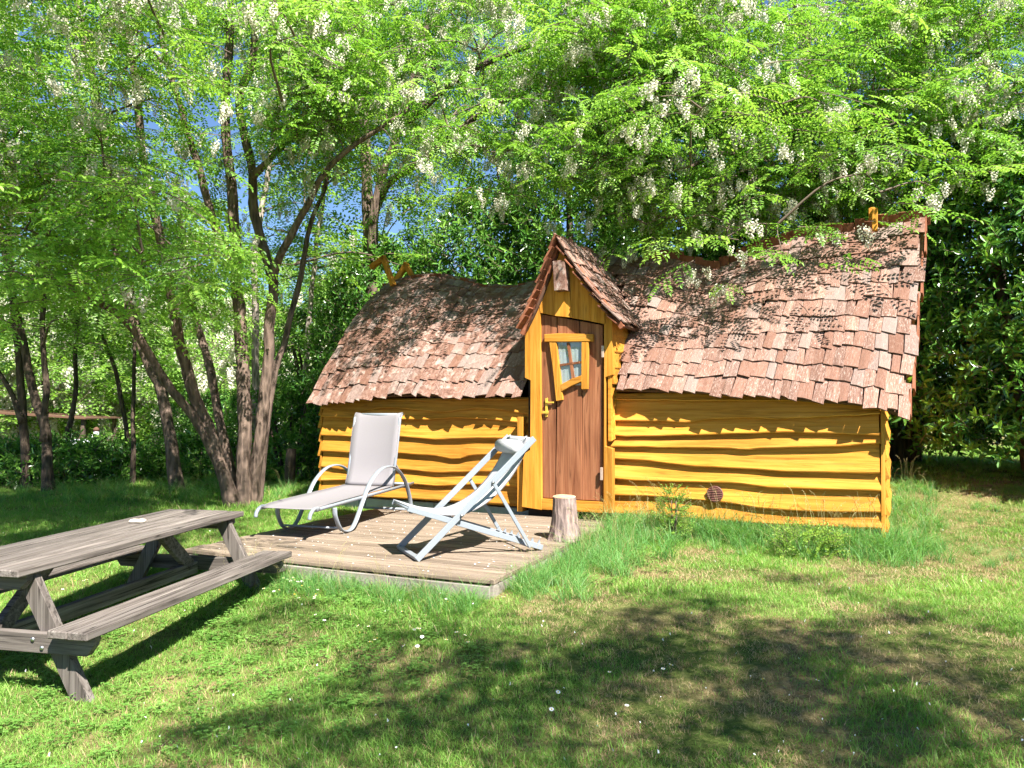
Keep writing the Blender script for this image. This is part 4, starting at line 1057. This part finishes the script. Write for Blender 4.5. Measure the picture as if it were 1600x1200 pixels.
# the many-stemmed locust at the left of the cabin
T0 = 9.9
ms = [(px_path([(380,788),(382,700),(379,587),(375,494),(369,430),(364,319),(356,225),(354,150),(360,0),(366,-140)], T0, -.3), .10, .045),
      (px_path([(368,785),(340,705),(305,622),(286,557),(276,512),(262,430),(240,330),(215,180),(200,20)], T0 - .05, -1.2), .092, .04),
      (px_path([(372,786),(325,690),(262,599),(199,505),(139,464),(60,420)], T0 + .05, -1.6), .07, .03),
      (px_path([(389,786),(409,670),(416,587),(424,494),(424,431),(398,337),(394,270),(372,165),(395,90),(402,0),(410,-100)], T0 + .1, -.5), .085, .04),
      (px_path([(424,437),(446,382),(480,319),(502,277),(562,221),(640,170)], T0 - .15, -1.1, False), .055, .025),
      (px_path([(394,275),(437,232),(495,175),(540,120)], T0 - .3, -.5, False), .045, .02),
      (px_path([(400,782),(427,595),(446,531),(465,456),(484,356),(506,292),(530,180)], T0 + .25, .5), .055, .025),
      (px_path([(376,784),(350,680),(322,550),(307,490),(290,400),(275,300)], T0 + .3, .6), .075, .03),
      (px_path([(366,415),(337,352),(307,255),(285,180),(266,108),(235,-20)], T0 - .1, -.4, False), .06, .03)]
def keepA(x, y, Y, p):
    if 230 < x < 560 and 190 < y < 430 and Y < 9.8: return random.random() < .10
    if 200 < x < 420 and 60 < y < 200: return random.random() < .55
    return True
random.seed(4)
tg = region(95, -180, 300, -60, 330, 6.6, 10.0, 31, keepA, -.05) + region(70, 280, 640, -40, 300, 8.8, 10.4, 35, keepA, -.05) + region(55, -200, 235, 200, 450, 5.8, 8.2, 32, None, -.1) + region(18, 235, 350, 380, 500, 8.0, 9.6, 33) + region(4, 420, 640, 60, 250, 8.2, 9.2, 34)
_r = random.Random(15)
for _ in range(34):
    p = on_ground(_r.uniform(-120, 345), _r.uniform(758, 862)); tg.append(p + SUN * _r.uniform(5.5, 8.0))
grow('locust_tree', 'many-stemmed locust tree growing beside the gable end of the cabin', ms, tg, 41, M['bark'], SPR, bloom=.5, nspray=(4, 6), bloom_z=3.9)
# twin-trunked locust behind the cabin, its blossom hanging over the roof
tw_ = [(px_path([(577,700),(576,420),(575,340),(573,270),(568,200),(560,60),(555,-80)], 13.6, -.6), .125, .07),
       (px_path([(583,700),(582,400),(585,335),(598,275),(620,210),(655,90),(690,-60)], 13.3, -1.0), .105, .05),
       (px_path([(588,318),(612,283),(652,258),(720,200),(800,150)], 13.2, -2.6, False), .075, .03),
       (px_path([(620,205),(720,120),(830,70),(960,20)], 12.9, -3.0, False), .07, .03)]
def keepB(x, y, Y, p):
    if 540 < x < 830 and 20 < y < 290 and Y < 10 and random.random() < .55: return False
    return not (540 < x < 660 and 180 < y < 340) and not (490 < x < 570 and 260 < y < 380) and y < 300 - 60 * abs(x - 850) / 300
tg = region(85, 470, 1060, -40, 290, 8.7, 9.5, 51, keepB, .0) + region(160, 470, 1100, -60, 240, 13.2, 15.2, 53, keepB, -.1) + region(6, 560, 860, 90, 250, 8.2, 9.0, 52, keepB)
grow('locust_tree', 'twin-trunked locust behind the cabin with white blossom hanging over the dormer', tw_, tg, 61, M['bark'], SPR, bloom=.6, part='trunk')
# locust above the hedge on the right
ot = [(px_path([(1266,600),(1264,300),(1258,70),(1245,0),(1225,-120)], 12.4, -.6), .13, .05), (px_path([(1262,160),(1330,60),(1420,-30),(1500,-120)], 12.1, -1.5, False), .07, .03),
      (px_path([(1262,240),(1180,150),(1100,60),(1040,-30)], 12.1, -1.6, False), .07, .03), (px_path([(1262,300),(1380,220),(1480,170),(1620,120)], 12.2, -3.0, False), .06, .025), (px_path([(1260,290),(1190,250),(1130,240),(1080,260)], 12.0, -3.6, False), .06, .02)]
def keepC(x, y, Y, p):
    return y < 290 + 25 * math.sin(x * .012) + 20 * math.sin(x * .031)
tg = region(155, 900, 1760, -40, 320, 8.2, 8.9, 71, keepC, .0) + region(34, 940, 1400, 255, 340, 8.75, 9.2, 74) + region(140, 900, 1760, -60, 200, 12.0, 14.0, 73, keepC, -.1) + region(5, 1000, 1300, 80, 200, 7.2, 7.5, 72)
for x, y, Y in ((1140, 350, 8.0), (1136, 392, 7.9), (1215, 350, 7.8), (1222, 392, 7.7), (1375, 300, 7.4), (1372, 268, 7.5), (1455, 290, 7.4), (1060, 345, 8.4), (1010, 350, 8.6), (930, 352, 8.9)): tg.append(at(x, y, Y))
grow('locust_tree', 'spreading locust above the laurel hedge, blossom dangling over the tall end of the roof', ot, tg, 81, M['bark'], SPR, bloom=.5, part='trunk', nfew=10)

# slender trunks and background trees on the left
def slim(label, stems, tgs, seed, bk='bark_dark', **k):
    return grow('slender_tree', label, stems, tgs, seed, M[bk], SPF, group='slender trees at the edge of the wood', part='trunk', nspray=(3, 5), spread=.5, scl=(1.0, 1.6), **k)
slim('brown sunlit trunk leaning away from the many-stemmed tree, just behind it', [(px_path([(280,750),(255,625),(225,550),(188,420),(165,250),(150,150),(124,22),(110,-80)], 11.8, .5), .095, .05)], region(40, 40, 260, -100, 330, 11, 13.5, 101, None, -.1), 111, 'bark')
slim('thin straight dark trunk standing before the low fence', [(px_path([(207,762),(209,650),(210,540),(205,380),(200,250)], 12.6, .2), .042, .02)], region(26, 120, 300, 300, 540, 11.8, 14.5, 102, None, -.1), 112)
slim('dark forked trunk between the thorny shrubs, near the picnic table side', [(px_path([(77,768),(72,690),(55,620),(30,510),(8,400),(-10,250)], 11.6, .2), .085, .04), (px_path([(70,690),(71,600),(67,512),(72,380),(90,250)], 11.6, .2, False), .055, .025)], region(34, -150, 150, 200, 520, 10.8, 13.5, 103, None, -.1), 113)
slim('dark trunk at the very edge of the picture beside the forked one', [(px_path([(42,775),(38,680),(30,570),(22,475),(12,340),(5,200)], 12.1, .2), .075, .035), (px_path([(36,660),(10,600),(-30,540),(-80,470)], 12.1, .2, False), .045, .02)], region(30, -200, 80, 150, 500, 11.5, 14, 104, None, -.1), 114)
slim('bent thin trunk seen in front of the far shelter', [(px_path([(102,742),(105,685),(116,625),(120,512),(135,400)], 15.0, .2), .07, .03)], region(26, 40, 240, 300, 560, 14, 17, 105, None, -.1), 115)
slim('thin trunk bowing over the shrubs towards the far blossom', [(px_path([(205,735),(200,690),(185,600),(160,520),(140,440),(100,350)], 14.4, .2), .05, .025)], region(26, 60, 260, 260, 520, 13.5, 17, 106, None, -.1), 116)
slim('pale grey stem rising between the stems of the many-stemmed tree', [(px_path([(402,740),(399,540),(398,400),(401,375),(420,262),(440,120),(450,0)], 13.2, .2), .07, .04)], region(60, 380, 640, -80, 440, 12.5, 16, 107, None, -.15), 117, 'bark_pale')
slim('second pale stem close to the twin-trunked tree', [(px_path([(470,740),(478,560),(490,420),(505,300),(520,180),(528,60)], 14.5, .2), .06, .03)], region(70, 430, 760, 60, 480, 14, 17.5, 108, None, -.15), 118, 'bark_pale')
# blossoming trees in the clearing beyond
for i, (x, Y, h, lab) in enumerate(((60, 26, 6.0, 'round blossoming tree behind the far shelter'), (205, 30, 7.0, 'bright blossoming tree at the far side of the clearing'), (330, 27, 6.5, 'sunlit tree glimpsed between the many stems'), (440, 32, 8.5, 'tall tree far behind the many-stemmed locust'), (560, 30, 9.0, 'tall sunlit tree far behind the gable end of the cabin'))):
    b_ = at(x, 700, Y); b_ = gp(b_.x, b_.y, -.1); r = random.Random(500 + i)
    tg = [b_ + Vector((r.gauss(0, 1.5), r.gauss(0, 1.3), h * r.uniform(.25, 1.0))) for _ in range(70)]
    grow('meadow_tree', lab, [([b_, b_ + Vector((.1, 0, h * .4)), b_ + Vector((-.1, .1, h * .85))], .16, .05)], tg, 520 + i, M['bark_dark'], SPF, bloom=.5 if i < 3 else .15, nspray=(4, 6), spread=.7, scl=(1.6, 2.4), part='trunk', group='trees beyond the clearing', bl_s=(3, 5))
# the wood closing the view
r = random.Random(77); items = []; fl = []
for i in range(2600):
    a = r.uniform(-1.25, .75); d = r.uniform(36, 56); x, y = d * math.sin(a), d * math.cos(a); top = 8.5 + 4.5 * noise.noise(Vector((a * 7, 0, 3)))
    if -.42 < a < -.3: top *= .8
    h = top * r.random() ** .8
    items.append((gp(x, y, h), (r.gauss(0, .4), r.uniform(-.2, .6), r.random() * 6.28), r.uniform(4.5, 7.0), r.randrange(5)))
tag(scatter('woodland', items, SPF, real=False), 'distant sunlit wood closing the view beyond the clearing', 'wood')

# tree standing behind the viewer whose boughs shade the foreground
r = random.Random(9); tg = []
for px, py, rx, ry in ((1030,945,100,14),(1290,915,50,18),(950,992,70,22),(1120,968,100,13),(1150,1012,140,26),(1285,1010,70,18),(1420,975,70,11),(1200,1062,140,34),(1240,1112,80,36),(870,1090,70,50),(830,1012,40,18),(1100,1135,90,34),(1290,1152,120,28),(1480,1022,55,13),(1440,1062,55,16),(1530,1092,60,18),(1585,1140,60,36),(1360,1082,50,16),
        (500,965,40,12),(650,1000,85,17),(600,1082,65,24),(480,1152,110,26),(640,1152,110,34),(765,1110,55,50),(750,1042,40,18),(380,1182,90,13),(880,1170,90,26),(1000,1060,45,20),(1400,1180,120,20)):
    for _ in range(max(2, round(rx * ry / 920))):
        p = on_ground(r.gauss(px, rx * .45), min(1230, r.gauss(py, ry * .45))); tg.append(p + SUN * r.uniform(6.0, 7.6))
bp = Vector((4.6, -3.4, 0)); bp = gp(bp.x, bp.y, -.1)
grow('locust_tree', 'locust tree behind the viewer whose boughs shade the front lawn', [([bp, bp + Vector((-.1, .2, 2)), bp + Vector((-.5, .6, 4.0)), bp + Vector((-1.2, 1.4, 6))], .18, .07), ([bp + Vector((-.3, .4, 3)), bp + Vector((-1.6, 1.6, 4.6)), bp + Vector((-3.2, 2.4, 5.6))], .09, .04)], tg, 91, M['bark'], SPR, part='trunk', nspray=(3, 4), spread=.16, scl=(.75, 1.05))
bl = gp(-6.6, .6, -.1); tg = []
for _ in range(24):
    p = at(r.uniform(-120, 230), r.uniform(250, 620), r.uniform(6.2, 9.5)); tg.append(p + SUN * r.uniform(3.6, 5.0))
grow('locust_tree', 'locust tree standing beside the viewer beyond the picnic table end, out of the picture', [([bl, bl + Vector((.2, .2, 2.5)), bl + Vector((.8, .9, 5.0)), bl + Vector((1.6, 1.8, 7))], .17, .07), ([bl + Vector((.3, .4, 3)), bl + Vector((1.8, 2.0, 5.0)), bl + Vector((3.4, 3.2, 6.4))], .09, .04)], tg, 95, M['bark'], SPR, part='trunk', nspray=(4, 6), spread=.4)

# ------------------------------------------------------------------ laurel shrubs behind the cabin
def shrub(name, label, c_, rx, ry, h, n_, seed, srcs, cat, group=None, scl=(.9, 1.35), bk='bark_dark', stems=4, low=.05, pw=2.6):
    r = random.Random(seed); c_ = gp(c_.x, c_.y); root = empty(name, c_); tag(root, label, cat, group); items = []
    for i in range(n_):
        a = r.random() * 6.283; t = r.random(); z = low + (1 - low) * t
        prof = max(.12, (1 - abs(2 * min(max(z, 0), 1) - .75) ** pw / (1.25 ** pw))) ** .5
        dep = 1 - abs(r.gauss(0, .16)) if r.random() < .8 else r.uniform(.3, .8)
        k = prof * dep * (1 + .22 * noise.noise(Vector((math.cos(a) * 2, math.sin(a) * 2, z * 4 + seed))))
        p = Vector((math.cos(a) * rx * k, math.sin(a) * ry * k, h * z * (1 + .08 * noise.noise(Vector((math.cos(a) * 1.5, math.sin(a) * 1.5, seed))))))
        out = Vector((math.cos(a), math.sin(a), .55 + 1.0 * max(0, z - .6) + r.gauss(0, .35))).normalized() + Vector((r.gauss(0, .35), r.gauss(0, .35), r.gauss(0, .25)))
        q = out.normalized().to_track_quat('Z', 'Y'); e = (q @ Euler((0, 0, r.random() * 6.28)).to_quaternion()).to_euler()
        items.append((c_ + p, tuple(e), r.uniform(*scl), r.randrange(len(srcs))))
    for i in range(stems):
        a = r.random() * 6.28; e = Vector((math.cos(a) * rx * .45, math.sin(a) * ry * .45, h * .8)); b_ = Vector((math.cos(a) * rx * .1, math.sin(a) * ry * .1, -.1))
        MB().tube(spline([b_, b_.lerp(e, .5) + Vector((0, 0, h * .08)), e], 4), [.02 * h * (1 - .08 * k) for k in range(9)], 6).build('stem', M[bk], root, True)
    scatter('foliage', items, srcs, root); return root
for i, (u, v_, rx, ry, h, n_, lab) in enumerate((
        (-1.5, 3.4, 1.3, 1.2, 4.1, 1500, 'dark laurel shrub beyond the lower gable end of the cabin'),
        (.3, 3.9, 1.35, 1.2, 5.0, 1800, 'tall laurel behind the yellow ridge finials'),
        (2.0, 3.9, 1.45, 1.2, 6.0, 2300, 'tall laurel rising above the dip of the ridge'),
        (3.7, 3.9, 1.45, 1.2, 6.2, 2200, 'tall laurel directly behind the dormer peak'),
        (5.3, 3.8, 1.35, 1.2, 5.5, 1500, 'laurel behind the middle of the higher roof'),
        (6.8, 3.7, 1.3, 1.2, 4.7, 1500, 'laurel behind the post on the higher roof end'),
        (8.2, 3.1, 1.35, 1.2, 3.9, 1800, 'dark laurel wall beside the higher gable end'),
        (9.7, 2.4, 1.4, 1.2, 3.9, 1800, 'laurel at the picture edge beyond the higher gable end'),
        (11.3, 1.7, 1.4, 1.2, 4.0, 900, 'last laurel of the hedge, mostly out of the picture'))):
    p = CAB + U * u + V * v_; shrub('laurel_shrub', lab, p, rx, ry, h, n_, 600 + i, LAU, 'shrub', 'laurels behind the cabin')
# undergrowth on the left
for i, (x, y, Y, rx, h, n_, lab) in enumerate((
        (20, 765, 12.8, .9, .62, 330, 'leafy bush at the far corner behind the forked trunk'), (120, 765, 13.0, 1.0, .68, 400, 'dark leafy bush below the far shelter'), (182, 762, 13.3, .6, .5, 260, 'dark bush beside the low fence'),
        (310, 760, 14.0, .7, .7, 260, 'shaded bush behind the leaning trunk'), (450, 745, 13.6, 1.0, 1.7, 600, 'dark shaded bush between the many-stemmed tree and the cabin'), (330, 740, 16.5, 1.2, 1.5, 500, 'green bush behind the many-stemmed tree'), (500, 740, 15.5, 1.3, 3.2, 800, 'tall green bush in the gap before the cabin'))):
    p = at(x, y, Y); shrub('leafy_bush', lab, p, rx, rx * .9, h, n_, 650 + i, LAU, 'bush', 'bushes at the wood edge', (.8, 1.2))
# small plants against the cabin
bx = on_ground(1052, 845); shrub('box_sapling', 'small bright green sapling growing before the yellow boards', bx, .11, .10, .48, 210, 680, BOX, 'sapling', None, (.6, 1.0), 'twig', 3, .02, 2.0)
bx = on_ground(1262, 872); shrub('box_bush', 'low dense green bush in the long grass near the vent end', bx, .26, .2, .26, 190, 681, BOX, 'bush', None, (.7, 1.1), 'twig', 3)

# ------------------------------------------------------------------ far things in the clearing
sh = at(60, 700, 23.5); sh = gp(sh.x, sh.y)
so3 = empty('open_shelter', sh, (0, 0, .1)); tag(so3, 'low open shelter with a dark flat roof in the far clearing', 'shelter')
rz = at(60, 652, 23.5).z - sh.z
MB().prism([(-3.4, -1.2, rz + .30), (1.9, -1.2, rz - .05), (1.9, -1.2, rz - .005), (-3.4, -1.2, rz + .36)], (0, 2.6, 0)).build('roof', M['underroof'], so3)
for x in (-3.2, -1.2, 1.75): 
    for y in (-1.0, 1.2): MB().box((x - .05, y - .05, -.1), (x + .05, y + .05, rz + .0)).build('post', M['bark_dark'], so3)
MB().box((-3.2, 1.1, .0), (-1.0, 1.16, rz * .6)).build('back_panel', M['table_v'], so3)
tp = at(112, 703, 21); tp = gp(tp.x, tp.y)
m = MB(); N = 12
vs_ = [(x * .55 - .3, -.25 + .5 * j, (.62 if j else .0) + (.04 * math.sin(x * 3) if j else 0)) for x in (0, .4, .8, 1.2) for j in (0, 1)]
top_ = [(x * .55 - .3, .55, .62) for x in (0, .4, .8, 1.2)]
m.add(vs_ + top_, [(2*i, 2*i+2, 2*i+3, 2*i+1) for i in range(3)] + [(2*i+1, 2*i+3, 8+i+1, 8+i) for i in range(3)])
tc = m.build('cover_sheet', M['tarp']); tc.location = tp; tag(tc, 'white sheet draped over a low stack near the far shelter', 'sheet')
so_ = tc.modifiers.new('thickness', 'SOLIDIFY'); so_.thickness = .02
MBx = at(150, 700, 21.5); wp = empty('white_post', gp(MBx.x, MBx.y)); tag(wp, 'slim white post with a dark cap in the far clearing', 'post')
MB().tube([(0, 0, -.1), (0, 0, .9)], .07, 8).build('shaft', M['tarp'], wp, True); MB().tube([(0, 0, .9), (0, 0, .98), (0, 0, 1.02)], [.08, .08, .02], 8).build('cap', M['underroof'], wp, True)
fp = at(235, 752, 14.6); fe = empty('low_fence', gp(fp.x, fp.y), (0, 0, -.2)); tag(fe, 'short grey post-and-rail fence half hidden behind the bushes', 'fence')
for x in (-.45, 0, .45): MB().box((x - .04, -.03, -.1), (x + .04, .03, .42)).build('fence_post', M['table_v'], fe, bev=.004)
for z in (.18, .36): MB().box((-.55, -.055, z - .035), (.55, -.032, z + .035)).build('fence_rail', M['table'], fe, bev=.004)
op = at(453, 745, 12.2); MBp = MB().tube([(0, 0, -.1), (0, 0, .3), (.02, 0, .62)], [.09, .085, .08], 10, lump=.2).build('wooden_post', M['bark_dark'], None, True)
MBp.location = gp(op.x, op.y); tag(MBp, 'short dark wooden post in the shade beside the cabin end', 'post')
